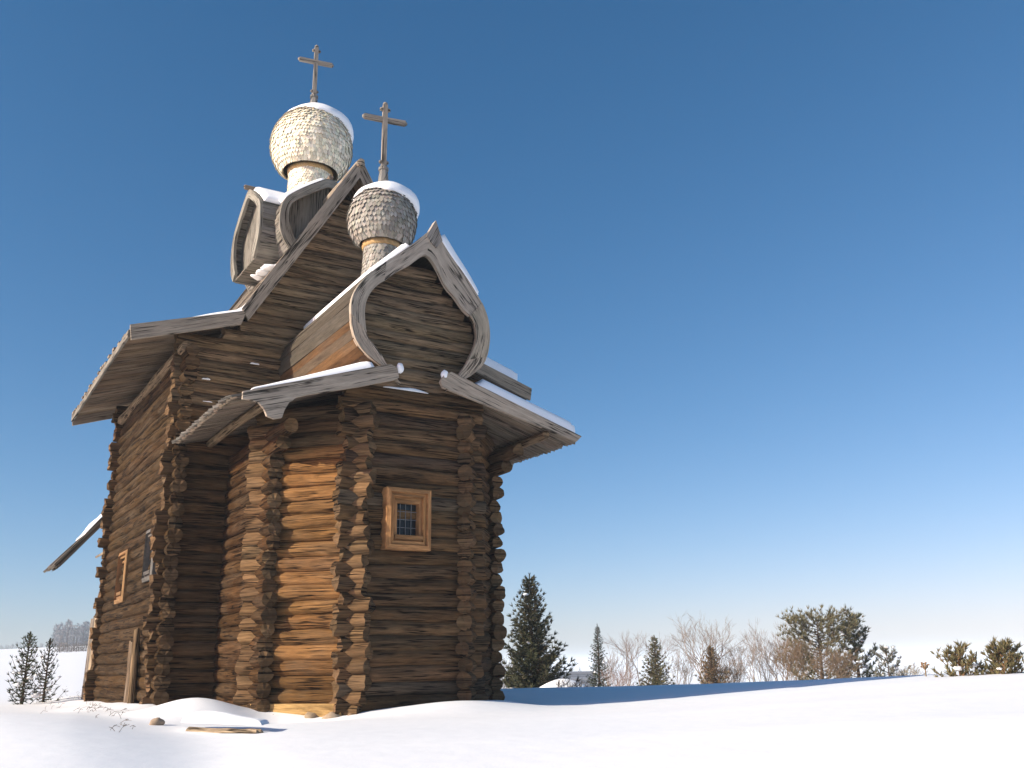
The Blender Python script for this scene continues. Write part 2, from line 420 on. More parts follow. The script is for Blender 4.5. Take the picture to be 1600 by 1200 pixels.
# main cell: east wall with its gable
def east(mb):
    course(mb, (-W, 0), (W, 0), .5, 8.05, lambda z: jit(EAST if z < 6.4 else tuple(a * .4 + b * .6 for a, b in zip(EAST, GABLE)), .22))
    z = -.25 + .5 * H + math.ceil((8.05 + .25 - .5 * H) / H) * H
    while z < HP - .55:
        hw = 0
        for x in np.linspace(0, W + .3, 200):
            if roof_z(x) - .30 > z: hw = x
        if hw > .12: log(mb, (-hw, .02, z), (hw, .02, z), RAD * rnd.uniform(.95, 1.04), jit(GABLE, .22), GABLE)
        z += H
wall(east)
def west(mb):
    course(mb, (-W, L), (W, L), .5, 8.05, lambda z: jit(EAST, .2))
    z = -.25 + .5 * H + math.ceil((8.05 + .25 - .5 * H) / H) * H
    while z < HP - .55:
        hw = max([x for x in np.linspace(0, W + .3, 120) if roof_z(x) - .30 > z] or [0])
        if hw > .12: log(mb, (-hw, L - .02, z), (hw, L - .02, z), RAD, jit(GABLE, .22), GABLE)
        z += H
wall(west)
def side_ext(z, e0, e1):
    if z > 6.6: s = (z - 6.6) / 1.2; return e0 + .34 * min(1, s), e1 + .3 * min(1, s)
    return e0, e1
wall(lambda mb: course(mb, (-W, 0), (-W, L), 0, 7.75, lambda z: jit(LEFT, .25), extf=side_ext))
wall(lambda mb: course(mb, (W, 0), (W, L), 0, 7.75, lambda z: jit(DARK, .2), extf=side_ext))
# apse: five walls
def ap_ext(z, e0, e1):
    return (e0, e1)
def side_apse_ext(z, e0, e1):
    e1 += .16
    if z > 4.75: return e0, e1 + min(1, (z - 4.75) / .5) * (.9 + rnd.uniform(-.1, .1))
    return e0, e1
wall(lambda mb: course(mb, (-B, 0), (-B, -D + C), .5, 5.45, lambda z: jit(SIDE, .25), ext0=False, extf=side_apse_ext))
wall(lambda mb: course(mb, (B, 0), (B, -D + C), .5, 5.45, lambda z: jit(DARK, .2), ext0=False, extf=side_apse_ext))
wall(lambda mb: course(mb, (-B, -D + C), (-A, -D), 0, 5.85, lambda z: jit(ORANGE if 0.9 < z < 4.95 else (tuple(.6 * c for c in ORANGE) if z < .9 else (.10, .058, .03)), .16), extf=lambda z, e0, e1: (e0 + .10, e1 + .04), tipc=(.150, .088, .042)),  # top logs get a darker colour, standing in for the eave's shade
     label='orange brown log wall lit by the sun')
wall(lambda mb: course(mb, (B, -D + C), (A, -D), 0, 5.85, lambda z: jit(DARK, .3), extf=lambda z, e0, e1: (e0 + .05, e1 + .10)))
def front(mb):
    course(mb, (-A, -D), (A, -D), .5, 6.12, lambda z: jit(DARK if rnd.random() < .7 else rnd.choice([(.135, .060, .026), (.115, .083, .055), (.066, .040, .024)]), .28))
    ip = smooth_poly(inner, 120, 1); z = 6.29
    while z < 9.0:
        xs = [0]
        lo = min([p[0] for p in ip if abs(p[1] - z) < .12 and p[0] < .1] or [0]); hi = max([p[0] for p in ip if abs(p[1] - z) < .12 and p[0] > .05] or [0])
        if z < 6.5: lo, hi = -1.0, 1.0
        else: lo -= .12; hi += .12
        if hi - lo > .2: log(mb, (lo, -D + .10, z), (hi, -D + .10, z), RAD * rnd.uniform(.97, 1.06), jit((.185, .128, .077), .28), GABLE)
        z += H * .95
fw = wall(front, label='dark brown log wall holding the small window')
# snow lying in the joints
def ledge(x0, x1, y, z, wdt=.10, th=.05):
    snow_sheet(sm_, lambda u, v: V(x0 + (x1 - x0) * u, y + wdt * (v - .5), z), lambda u, v: V(0, 0, 1), lambda u, v: th * math.sin(math.pi * u) ** .6 * (1 + .3 * math.sin(u * 7 + x0 * 5)), 12, 6, .004)
sm_ = MB()
ledge(-.75, .25, -D - .07, 6.165, .12, .06)
for x0, x1, z in ((-3.35, -3.05, 6.98), (-3.3, -2.95, 6.46), (-3.4, -3.1, 5.9), (-2.3, -1.95, 7.5)): ledge(x0, x0 + (x1 - x0) * .6, -.13, z + .05, .10, .035)
tag(sm_.build('joint_snow', SNOW, fw), kind='stuff')

# stones and sill beam under the apse
fb = MB()
for k in range(26):
    t = k / 25; p = V(-B - .36, -D + C - .05) * (1 - t) + V(-A + .35, -D - .52) * t
    ball(fb, (p[0] + rnd.uniform(-.1, .1), p[1] + rnd.uniform(-.12, .06), -.10 + rnd.uniform(-.05, .05)), rnd.uniform(.07, .15), jit((.34, .25, .17), .3), 10, 7, (1.3, 1, .7), .22)
fb.build('foundation_stones', STONE, church)
sb = MB()
a0, a1 = V(-B + .02, -D + C, .0), V(-A - .02, -D, .0); nn = V(-C, -(B - A), 0); nn = nrm(nn)
board(sb, a0 + nn * .03 + V(0, 0, .06), a1 + nn * .03 + V(0, 0, .06), V(0, 0, .26), nn * .19, (.40, .25, .10))
sb.build('sill_beam', FRESH, church)['label'] = 'fresh yellow sill beam at the foot of the orange wall'

# ---- main roof
mr = MB(); T = .05
Y0, Y1 = -OF, L + OF
for s in (-1, 1):
    for (xa, za, xb, zb) in ((0.0, HP, KK + .12, HK - .16), (KK - .03, HK, EV, HE)):
        a = V(s * xa, 0, za); b = V(s * xb, 0, zb); d = nrm(b - a); nv = nrm(V(s * -(zb - za) * 1.0 if s > 0 else (zb - za), 0, abs(xb - xa))); nv = nv if nv[2] > 0 else -nv
        if s * nv[0] < 0: nv[0] = -nv[0]
        y = Y0
        while y < Y1 - .05:
            wd = min(rnd.uniform(.17, .24), Y1 - y); jl = rnd.uniform(-.04, .05)
            for lay in (0, 1):
                yy = y + wd / 2 + (lay * wd * .5 if y + wd * 1.5 < Y1 else 0)
                board(mr, V(0, yy, 0) + a - nv * (.06 - lay * .045), V(0, yy, 0) + b + d * (jl + rnd.uniform(-.03, .03)) - nv * (.06 - lay * .045), V(0, wd * .97, 0), nv * .04, jit(GREYB if lay else (.20, .140, .090), .25))
            y += wd
roof = mr.build('main_roof', BOARD, church)
# ridge log
rl = MB(); log(rl, (0, Y0 - .18, HP + .02), (0, Y1 + .1, HP + .02), .12, GREYB, GREYB); rl.build('ridge_log', BOARD, roof)
for yb, sgn in ((-OF, -1), (L + OF, 1)):
    for s in (-1, 1):
        bb = MB(); th = .06
        y = yb + (0 if sgn > 0 else 0); oy = sgn * .045
        pts = [(s * .0, y + oy, HP + .22), (s * .0, y + oy, HP - .36), (s * (KK - .1), y + oy, HK - .20), (s * (KK + .07), y + oy, HK + .06)]
        prism(bb, pts, (0, sgn, 0), th, jit(GREYB, .06), along=(s * KK, 0, HK - HP)); bb.build('bargeboard', BOARD, roof)
        bb = MB(); oy = sgn * .04
        pts = [(s * (KK - .04), y + oy, HK + .02), (s * (KK + .06), y + oy, HK - .33), (s * (EV - .03), y + oy, HE - .30), (s * (EV + .02), y + oy, HE + .03)]
        prism(bb, pts, (0, sgn, 0), th, jit(GREYB, .06), along=(s * (EV - KK), 0, HE - HK)); bb.build('bargeboard', BOARD, roof)
# eave boards along the low edges, wall plates
for s in (-1, 1):
    eb = MB(); board(eb, (s * (EV - .02), Y0 + .02, HE - .13), (s * (EV - .02), Y1 - .02, HE - .13), V(0, 0, .16), V(s * .05, 0, 0), (.20, .18, .15)); eb.build('eave_board', BOARD, roof)
    pl = MB(); log(pl, (s * (W + .12), -.5, 7.62), (s * (W + .12), L + .4, 7.62), .13, (.26, .18, .11)); pl.build('wall_plate', LOG, church)
    ss = MB()
    def Pf(u, v, s=s): x = KK - .25 + (EV - .30 - KK + .25) * u; return V(s * x, Y0 + .05 + (Y1 - Y0 - .1) * v, roof_z(x) + (0.0 if x > KK else -.02) + .01)
    tmx = .42 if s > 0 else .10
    snow_sheet(ss, Pf, lambda u, v, s=s: nrm(V(s * .3, 0, 1)), lambda u, v: tmx * (1 + .15 * float(nzA(u * 6, v * 20))) * (1.0 if s > 0 else (1.2 if u < .35 else max(.35, 1.2 - 2 * (u - .35)))), 14, 40)
    ss.build('snow_cover', SNOW, roof)

# ---- apse roof, two slopes with pointed plank ends
XI, ZI, XE, ZE = .60, 6.53, 3.80, 5.56
for s in (-1, 1):
    ar = MB(); a = V(s * XI, 0, ZI); b = V(s * XE, 0, ZE); d = nrm(b - a); nv = nrm(V(s * (ZI - ZE), 0, XE - XI))
    y = -Q + .07; k = 0
    while y < -.02:
        wd = rnd.uniform(.125, .155)
        if y + wd > .12: break
        for lay in (0, 1):
            yy = y + wd / 2 + lay * wd * .5
            if yy > -.03: continue
            board(ar, V(0, yy, 0) + a - nv * (.10 - lay * .05), V(0, yy, 0) + b + d * (rnd.uniform(-.05, .03) - .07 * (1 - lay)) - nv * (.10 - lay * .05),
                  V(0, wd * .93, 0), nv * .045, jit((.27, .235, .195) if lay else (.22, .17, .125), .22), point=.10)
        y += wd
    o = ar.build('apse_roof', BOARD, church)
    for yy in (-Q + .35, -1.6):                              # purlin log under the slope ends
        pass
    pl = MB(); log(pl, (s * (XE - .75), -Q + .1, ZE + .02), (s * (XE - .75), -.1, ZE + .02), .09, (.22, .15, .09)); pl.build('eave_pole', LOG, o)
    fbm = MB()
    if s < 0: pts = [(-3.62, 5.60), (-.75, 6.56), (-.60, 6.50), (-.56, 6.30), (-.66, 6.24), (-1.385, 6.00), (-2.40, 5.70), (-2.62, 5.62), (-2.76, 5.50), (-2.84, 5.35), (-2.88, 5.20), (-3.02, 5.16), (-3.16, 5.20), (-3.22, 5.33), (-3.32, 5.43), (-3.45, 5.46), (-3.62, 5.46)]
    else: pts = [(.42, 6.24), (.36, 6.36), (.44, 6.50), (.62, 6.60), (3.86, 5.60), (3.72, 5.47)]
    prism(fbm, [(x, -Q, z) for x, z in pts], (0, -1, 0), .075, (.38, .31, .24), along=d)
    fbm.build('fascia_board', BOARD, o)
    ss = MB()
    if s > 0: x0, x1, tt = 1.2, 3.74, .42
    else: x0, x1, tt = 1.05, 3.45, .20
    def Pf(u, v, s=s, x0=x0, x1=x1):
        x = x0 + (x1 - x0) * u; return V(s * x, -Q - .06 + (Q + .03) * v, ZI + (ZE - ZI) * (x - XI) / (XE - XI) - .0)
    def tf(u, v, s=s, tt=tt):
        return tt * (1 + .12 * float(nzA(u * 5 + 3 * s, v * 8))) * ((1.0 if u > .06 else .6) if s > 0 else max(.15, 1.25 - 1.1 * u))
    snow_sheet(ss, Pf, lambda u, v, s=s: nrm(V(s * .15, 0, 1)), tf, 20, 34, .02, 7 if s > 0 else 4.5); ss.build('snow_cover', SNOW, o)
    # lump of snow on the inner end of the fascia
    cap = MB(); ball(cap, (s * .52 + (.0 if s < 0 else -.04), -Q - .02, 6.52), .10, (.9, .9, .91), 10, 8, (.8, .7, 1.1), .1); cap.build('snow_cover', SNOW, o)

# ---- barrel roofs
def barrel(parent_name, prof, mapf, t0, t1, nplank, col, nvec_out, endjit=.05):
    """planked barrel: profile points (s,z) resampled into planks that run from t0 to t1; mapf(s,t,z)->3D"""
    mb = MB(); pp = smooth_poly(prof, nplank + 1, 2); cen = pp.mean(0)
    for i in range(nplank):
        p, q = pp[i], pp[i + 1]; m = (p + q) / 2; e = q - p; nv = nrm(V(e[1], -e[0]))
        if nv @ (m - cen) < 0: nv = -nv
        off = rnd.uniform(-.012, .012)
        a = np.array(mapf(m[0] + nv[0] * (off - .05), t0 + rnd.uniform(-.01, .02), m[1] + nv[1] * (off - .05)))
        b = np.array(mapf(m[0] + nv[0] * (off - .05), t1, m[1] + nv[1] * (off - .05)))
        z0 = np.array(mapf(0, 0, 0)); wv = np.array(mapf(e[0], 0, e[1])) - z0; tv = (np.array(mapf(nv[0], 0, nv[1])) - z0) * .05
        board(mb, a, b, wv * 1.06, tv, jit(col(i) if callable(col) else col, .3))
    return mb
def rim(inn, out, mapf, t, th, n, col):
    """curved gable board between two profiles"""
    mb = MB(); io = smooth_poly(out, n, 2); ii_ = smooth_poly(inn, n, 2); u = 0; vs = []; uv = []; vo = rnd.uniform(0, 9)
    for k in range(n):
        if k: u += np.linalg.norm(io[k] - io[k - 1])
        for (p, tt, v_) in ((io[k], t, 0), (ii_[k], t, .3), (ii_[k], t + th, .4), (io[k], t + th, .7), (io[k], t, .8)):
            vs.append(mapf(p[0], tt, p[1])); uv.append((u, vo + v_))
    fs = [(k * 5 + j, k * 5 + j + 1, (k + 1) * 5 + j + 1, (k + 1) * 5 + j) for k in range(n - 1) for j in range(4)] + [(0, 3, 2, 1), tuple((n - 1) * 5 + j for j in (0, 1, 2, 3))]
    mb.add(vs, fs, uv, col, False); return mb
def barrel_snow(mb, prof, ia, ib, mapf, t0, t1, th, nz=nzA, nu=14, nv=30, vary=None):
    pp = smooth_poly(prof, 101, 2)
    cen = pp.mean(0)
    def Pn(u):
        f = (ia + (ib - ia) * u) * 100; k = min(99, max(0, int(f))); fr = f - k; p = pp[k] * (1 - fr) + pp[k + 1] * fr
        e = pp[min(100, k + 3)] - pp[max(0, k - 3)]; nv_ = nrm(V(e[1], -e[0])); nv_ = nv_ if nv_ @ (p - cen) > 0 else -nv_
        return p, nv_
    z0 = np.array(mapf(0, 0, 0))
    snow_sheet(mb, lambda u, v: mapf(Pn(u)[0][0], t0 + (t1 - t0) * v, Pn(u)[0][1]), lambda u, v: np.array(mapf(Pn(u)[1][0], 0, Pn(u)[1][1])) - z0,
               lambda u, v: th * (1 + .2 * float(nz(u * 4, v * 9))) * (vary(u) if vary else 1), nu, nv)
mY = lambda s, t, z: V(s, t, z)
bm_ = barrel('b', outer, mY, -Q + .05, -.05, 46, lambda i: (.078, .064, .049) if abs(i - 23) < rnd.choice([16, 17, 18, 19]) else rnd.choice([(.100, .056, .030), (.085, .058, .038), (.115, .060, .028)]), None)
bo = bm_.build('barrel_roof', PLANK, church)
# curved rims as two boards meeting at the tip
nO = smooth_poly(outer, 81, 2); nI = smooth_poly(inner, 81, 2)
kt = int(np.argmax(nO[:, 1])); ki = int(np.argmax(nI[:, 1]))
for part in (0, 1):
    oo = nO[:kt + 1] if part == 0 else nO[kt:]; i2 = nI[:ki + 1] if part == 0 else nI[ki:]
    n = 41; io = resample(oo, n); ii2 = resample(i2, n)
    cuts = (0, 13, 27, 40) if part == 0 else (0, 18, 30, 40)
    for c in range(3):
        k0, k1 = cuts[c], cuts[c + 1]; vs = []; uv = []; u = 0; vo = rnd.uniform(0, 9); uo_ = rnd.uniform(0, 9)
        t, th = (-Q - .03 - .012 * (c % 2), .11) if part == 0 else (-Q - .014 - .012 * (c % 2), .10)
        for k in range(k0, k1 + 1):
            if k > k0: u += np.linalg.norm(io[k] - io[k - 1])
            sh = .004 if k == k0 else (-.004 if k == k1 else 0); wob = .012 * math.sin(k * .9 + c)
            po_ = io[k] + (io[min(k + 1, n - 1)] - io[max(k - 1, 0)]) * sh; pi_ = ii2[k] + (ii2[min(k + 1, n - 1)] - ii2[max(k - 1, 0)]) * sh
            pi_ = pi_ + (pi_ - po_) * wob * 2
            for (p, tt, v_) in ((po_, t, 0), (pi_, t, .3), (pi_, t + th, .4), (po_, t + th, .7), (po_, t, .8)):
                vs.append(mY(p[0], tt, p[1])); uv.append((uo_ + u, vo + v_))
        m_ = k1 - k0
        fs = [(k * 5 + j, k * 5 + j + 1, (k + 1) * 5 + j + 1, (k + 1) * 5 + j) for k in range(m_) for j in range(4)] + [(0, 3, 2, 1), tuple(m_ * 5 + j for j in (0, 1, 2, 3))]
        rb = MB(); rb.add(vs, fs, uv, jit((.38, .315, .245), .12), False); rb.build('rim_board', BOARD, bo)
# pointed finial at the tip, ragged plank ends seen inside the rim
fn = MB(); prism(fn, [(.02, -Q - .05, 9.52), (.24, -Q - .05, 9.94), (.40, -Q - .05, 9.50), (.26, -Q - .05, 9.30)], (0, 1, 0), .16, (.27, .24, .21)); fn.build('rim_board', BOARD, bo)
sn = MB(); barrel_snow(sn, outer, .32, .455, mY, -Q + .25, -.06, .13, vary=lambda u: .6 + .5 * u); sn.build('snow_cover', SNOW, bo)
sn = MB(); barrel_snow(sn, outer, .535, .71, mY, -Q - .02, -.06, .22, vary=lambda u: 1.05 - .55 * u ** 2); sn.build('snow_cover', SNOW, bo)

# ---- crossed barrel roof over the main ridge
UC = 3.12
uo = [(-.98, 11.22), (-1.2, 11.45), (-1.38, 11.8), (-1.41, 12.28), (-1.30, 12.76), (-.89, 13.11), (-.45, 13.42), (0, 13.70)]
ui = [(-.80, 11.42), (-.95, 11.66), (-1.08, 11.9), (-1.16, 12.33), (-1.10, 12.66), (-.62, 13.02), (-.3, 13.24), (0, 13.44)]
uo = uo + [(-x, z) for x, z in uo[-2::-1]]; ui = ui + [(-x, z) for x, z in ui[-2::-1]]
hx, hy = 1.72, 1.72
uo = [(x * .97, z) for x, z in uo]; ui = [(x * .97, z) for x, z in ui]
up = MB()
mapA = lambda s, t, z: V(s, UC + t, z); mapB = lambda s, t, z: V(t, UC + s, z)
GG = (.255, .235, .195)
for mp, h in ((mapA, hy), (mapB, hx)):
    for o_ in (barrel('u', uo, mp, -h + .03, h - .03, 40, (.19, .175, .15), None),):
        up.v += o_.v; off = up.nv; up.f += [tuple(k + off for k in f) for f in o_.f]; up.uv += o_.uv; up.c += o_.c; up.sm += o_.sm; up.mi += o_.mi; up.nv += o_.nv
uob = up.build('crossed_barrel_roof', BOARD, church)
for mp, h in ((mapA, hy), (mapB, hx)):
    for sg in (-1, 1):
        rim(ui, uo, mp, sg * h - .04, .08, 61, GG).build('rim_board', BOARD, uob)
        gp = MB(); pts = [mp(x, sg * (h - .28), z) for x, z in smooth_poly(uo, 50, 2)]; pts = pts if True else pts
        vsg = np.array(pts); nrmv = np.array(mp(0, 1, 0)) - np.array(mp(0, 0, 0))
        cenp = vsg.mean(0); vsg = cenp + (vsg - cenp) * .96
        prism(gp, list(vsg), nrmv * sg, .03, (.17, .155, .13), along=(0, 0, 1)); gp.build('gable_panel', BOARD, uob)
# flared plank base below it
fl = MB()
for ax in range(4):
    c_, s_ = math.cos(ax * math.pi / 2), math.sin(ax * math.pi / 2)
    ro = lambda p: V(c_ * p[0] - s_ * p[1], UC + s_ * p[0] + c_ * p[1], p[2])
    prev = (-1.02, 11.34)
    for nx_ in ((-1.10, 11.02), (-1.26, 10.7), (-1.55, 10.35), (-1.72, 10.2)):
        for k in range(11):
            yy = -1.0 + 2.0 * (k + .5) / 11; wd0 = 2.0 / 11
            sc_ = abs(prev[0]); sc2 = abs(nx_[0])
            a = ro((prev[0], yy * sc_, prev[1])); b = ro((nx_[0], yy * sc2, nx_[1])); wv = ro((0, wd0 * sc2, 0)) - ro((0, 0, 0)); ov = ro((-1, 0, .4)) - ro((0, 0, 0))
            board(fl, a, b, wv * .97, nrm(ov) * .04, jit((.17, .15, .125), .25))
        prev = nx_
fl.build('flared_base', BOARD, uob)
for mp, h in ((mapA, hy), (mapB, hx)):
    for u0, u1 in ((.27, .485), (.515, .73)):
        sn = MB(); barrel_snow(sn, uo, u0, u1, mp, -h + .08, h - .08, .12); sn.build('snow_cover', SNOW, uob)
    for sg in (-1, 1):
        fo = MB()                                             # floor boards under the arms
        for k in range(6): a = mp(-.9 + .36 * (k + .5) * 5 / 6, sg * .9, 11.24); b = mp(-.9 + .36 * (k + .5) * 5 / 6, sg * (h - .02), 11.24); board(fo, a, b, np.array(mp(.29, 0, 0)) - np.array(mp(0, 0, 0)), V(0, 0, .05), jit((.18, .16, .13), .2))
        fo.build('floor_boards', BOARD, uob)
sn = MB()
for x, y, z, r in ((-1.32, UC - 1.18, 10.98, .17), (-1.15, UC - 1.3, 11.0, .15), (-1.45, UC - .9, 10.92, .15), (-1.0, UC - 1.36, 11.05, .14), (-1.5, UC - .6, 10.9, .13)): ball(sn, (x, y, z - .05), r, (.9, .9, .91), 9, 7, (1.5, 1.2, .38), .25)
tag(sn.build('snow_clump', SNOW, uob), kind='stuff')
rl = MB(); log(rl, (-hx - .14, UC, 13.70), (hx + .14, UC, 13.70), .075, (.2, .15, .11), (.2, .15, .11), 10); log(rl, (0, UC - hy - .06, 13.69), (0, UC + hy + .1, 13.69), .07, (.2, .15, .11), None, 10); rl.build('ridge_log', BOARD, uob)

# ---- cupolas
def lathe_prof(prof, z):
    zs = [p[1] for p in prof]; return np.interp(z, zs, [p[0] for p in prof])
def cupola(cx, cy, prof, neck, col_lit, ssz, cross_h, bar_w, bar_z, cap, label):
    """prof: (r,z) bulb from bottom to top; neck: (r,z) from bottom to top"""
    root = empty('cupola', (0, 0, 0)); root.parent = church; root['label'] = label
    def scales(mb, pf, size, col, lift=.03, start=0):
        pp = smooth_poly(pf, 200, 2); s = np.r_[0, np.cumsum(np.linalg.norm(np.diff(pp, axis=0), axis=1))]; tot = s[-1]; rows = max(3, int(tot / (size * .62)))
        # solid core
        n = 40; vs = []; uv = []
        for i in range(0, 200, 5):
            for j in range(n + 1):
                t = 2 * math.pi * j / n; vs.append(V(cx + (pp[i, 0] - .01) * math.cos(t), cy + (pp[i, 0] - .01) * math.sin(t), pp[i, 1])); uv.append((pp[i, 1], t * pp[i, 0]))
        m = n + 1; kk = len(range(0, 200, 5))
        mb.add(vs, [(i * m + j, i * m + j + 1, (i + 1) * m + j + 1, (i + 1) * m + j) for i in range(kk - 1) for j in range(n)], uv, tuple(c * .35 for c in col), True)
        for rw in range(rows + 1):
            st = tot * rw / rows; i = min(199, int(np.searchsorted(s, st))); r, z = pp[i]
            i0 = max(0, int(np.searchsorted(s, st - size * 1.0)) - 1); i1 = min(199, int(np.searchsorted(s, st + size * .55)))
            if r < .05: continue
            cnt = max(8, int(2 * math.pi * max(r, pp[i0, 0]) / (size * .56)))
            tl = pp[i1] - pp[i0]; nn = nrm(V(tl[1], -tl[0]))
            if nn[0] < 0 and z < pp[100, 1] + 9: nn = nn if nn @ (pp[i] - V(0, pp[100, 1])) > 0 else -nn
            for j in range(cnt):
                th = 2 * math.pi * (j + (rw % 2) * .5 + rnd.uniform(-.06, .06)) / cnt; dth = math.pi / cnt * .98
                def pt(q, t, o): rr = q[0] + nn[0] * o; return V(cx + rr * math.cos(t), cy + rr * math.sin(t), q[1] + nn[1] * o)
                mid = pp[i0] * .70 + pp[i] * .30; l1 = lift * rnd.uniform(.6, 1.5)
                top_l, top_r = pt(pp[i1], th - dth, .004), pt(pp[i1], th + dth, .004)
                m_l, m_r = pt(mid, th - dth, l1 * .8), pt(mid, th + dth, l1 * .8); tip = pt(pp[i0], th + rnd.uniform(-.2, .2) * dth, l1)
                tq = [top_l, m_l, tip, m_r, top_r]; inn_ = [pt(pp[i1], th, -.02), pt(mid, th - dth, l1 * .8 - .018), pt(pp[i0], th, l1 - .018), pt(mid, th + dth, l1 * .8 - .018)]
                vo = rnd.uniform(0, 50); uo_ = rnd.uniform(0, 50)
                uv5 = [(uo_ + size, vo), (uo_ + .3 * size, vo), (uo_, vo + size * .35), (uo_ + .3 * size, vo + size * .7), (uo_ + size, vo + size * .7)]
                c = jit(col, .28, .06)
                mb.add(tq, [(0, 1, 2, 3, 4)], uv5, c)
                mb.add([m_l, tip, m_r, inn_[1], inn_[2], inn_[3]], [(0, 3, 4, 1), (1, 4, 5, 2)], [(0, 0)] * 6, tuple(x * .45 for x in c))
    nb = MB(); scales(nb, neck, ssz * .75, col_lit, .025); nb.build('neck', SHING, root)
    bb = MB(); scales(bb, prof, ssz, col_lit, .045); bb.build('bulb', SHING, root)
    ck = MB(); zc = neck[-1][1] - .03; rc = neck[-1][0]
    tube(ck, [(cx, cy, zc - .16), (cx, cy, zc - .13), (cx, cy, zc - .02)], [rc + .025, rc + .05, rc + .06], (.42, .27, .12), 28); ck.build('collar', SHING, root)
    # snow cap, thicker and lower on the side away from the sun
    pp = smooth_poly(prof, 120, 2); zmid = (prof[0][1] + prof[-1][1]) / 2; zt = prof[-1][1]; sp = MB(); nu, nv = 26, 48; top = []; bot = []
    dlean = nrm(V(.80, .45, 0))
    for i in range(nu + 1):
        for j in range(nv):
            t = 2 * math.pi * j / nv; q = V(math.cos(t), math.sin(t), 0) @ dlean
            low = cap[0] + cap[1] * q + .012 * math.sin(5 * t + 1) + .008 * math.sin(11 * t); u = i / nu
            f = 1 - u * (1 - low); k = f * 119; k0 = min(118, int(k)); fr = k - k0; p = pp[k0] * (1 - fr) + pp[k0 + 1] * fr
            e = pp[min(119, k0 + 4)] - pp[max(0, k0 - 4)]; nn = nrm(V(e[1], -e[0])); nn = -nn if nn[0] < 0 else nn
            th = cap[2] * math.sqrt(max(0, 1 - u ** 3)) * (.75 + .35 * q) * (1 + .08 * math.sin(4 * t + u * 5))
            for lst, o in ((top, .035 + th), (bot, .0)):
                r = p[0] + nn[0] * o; lst.append(V(cx + r * math.cos(t), cy + r * math.sin(t), p[1] + nn[1] * o))
    K = len(top)
    fs = [(i * nv + j, (i + 1) * nv + j, (i + 1) * nv + (j + 1) % nv, i * nv + (j + 1) % nv) for i in range(nu) for j in range(nv)]
    fs2 = [tuple(K + k for k in f[::-1]) for f in fs]; fe = [(nu * nv + j, K + nu * nv + j, K + nu * nv + (j + 1) % nv, nu * nv + (j + 1) % nv) for j in range(nv)]
    sp.add(top + bot, fs + fs2 + fe, None, (.9, .9, .91), True); sp.build('snow_cap', SNOW, root)
    # cross
    cr = MB(); cc = (.27, .235, .195); zb = zt - .05
    bd = nrm(V(math.cos(R_(10)), -math.sin(R_(10)), 0)); pd = V(-bd[1], bd[0], 0)
    def bx(c, hb, hp, hz, c2=cc): 
        c = np.array(c, float); board(cr, c - V(0, 0, hz) - pd * hp, c + V(0, 0, hz) - pd * hp, bd * 2 * hb, pd * 2 * hp, c2)
    sk = cross_h / 2.1
    tube(cr, [(cx, cy, zb - .2), (cx, cy, zb + .10), (cx, cy, zb + .42 * sk), (cx, cy, zb + .62 * sk)], [.15 * sk, .135 * sk, .10 * sk, .075 * sk], (.20, .19, .175), 8, False)
    top_z = zb + cross_h
    bx((cx, cy, (zb + .5 * sk + top_z) / 2), .058, .048, (top_z - zb - .5 * sk) / 2)
    c0 = V(cx, cy, bar_z)
    board(cr, c0 - bd * bar_w / 2 - pd * .045, c0 + bd * bar_w / 2 - pd * .055, V(0, 0, .115), pd * .10, cc)
    for e in (-1, 1):
        ball(cr, c0 + bd * e * bar_w / 2, .055, cc, 8, 6)
        ball(cr, V(cx, cy, top_z - .13) + bd * e * .085, .052, cc, 8, 6)
        ball(cr, V(cx, cy, zb + .70 * sk) + bd * e * .075, .05, (.17, .16, .15), 8, 6)
    ball(cr, (cx, cy, top_z + .02), .062, cc, 8, 6)
    tube(cr, [(cx, cy, zb + .50 * sk), (cx, cy, zb + .56 * sk)], [.11 * sk, .11 * sk], (.20, .19, .175), 10, False)
    cr.build('cross', BOARD, root)
LC = (.44, .39, .33)
cupola(0, -2.2, [(.50, 10.24), (.63, 10.30), (.75, 10.52), (.79, 10.82), (.76, 11.12), (.62, 11.38), (.42, 11.53), (.18, 11.60), (.07, 11.66)],
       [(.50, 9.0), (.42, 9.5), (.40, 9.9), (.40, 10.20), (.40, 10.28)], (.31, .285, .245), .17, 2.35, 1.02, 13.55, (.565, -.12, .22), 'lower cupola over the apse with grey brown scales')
cupola(0, UC, [(.78, 14.66), (.95, 14.76), (1.12, 15.12), (1.17, 15.50), (1.10, 15.92), (.88, 16.28), (.55, 16.50), (.22, 16.62), (.08, 16.68)],
       [(.72, 13.0), (.63, 13.6), (.60, 14.2), (.60, 14.55), (.60, 14.74)], (.86, .765, .58), .165, 2.32, .98, 18.42, (.59, -.14, .27), 'upper cupola over the main roof, pale and bright in the sun')

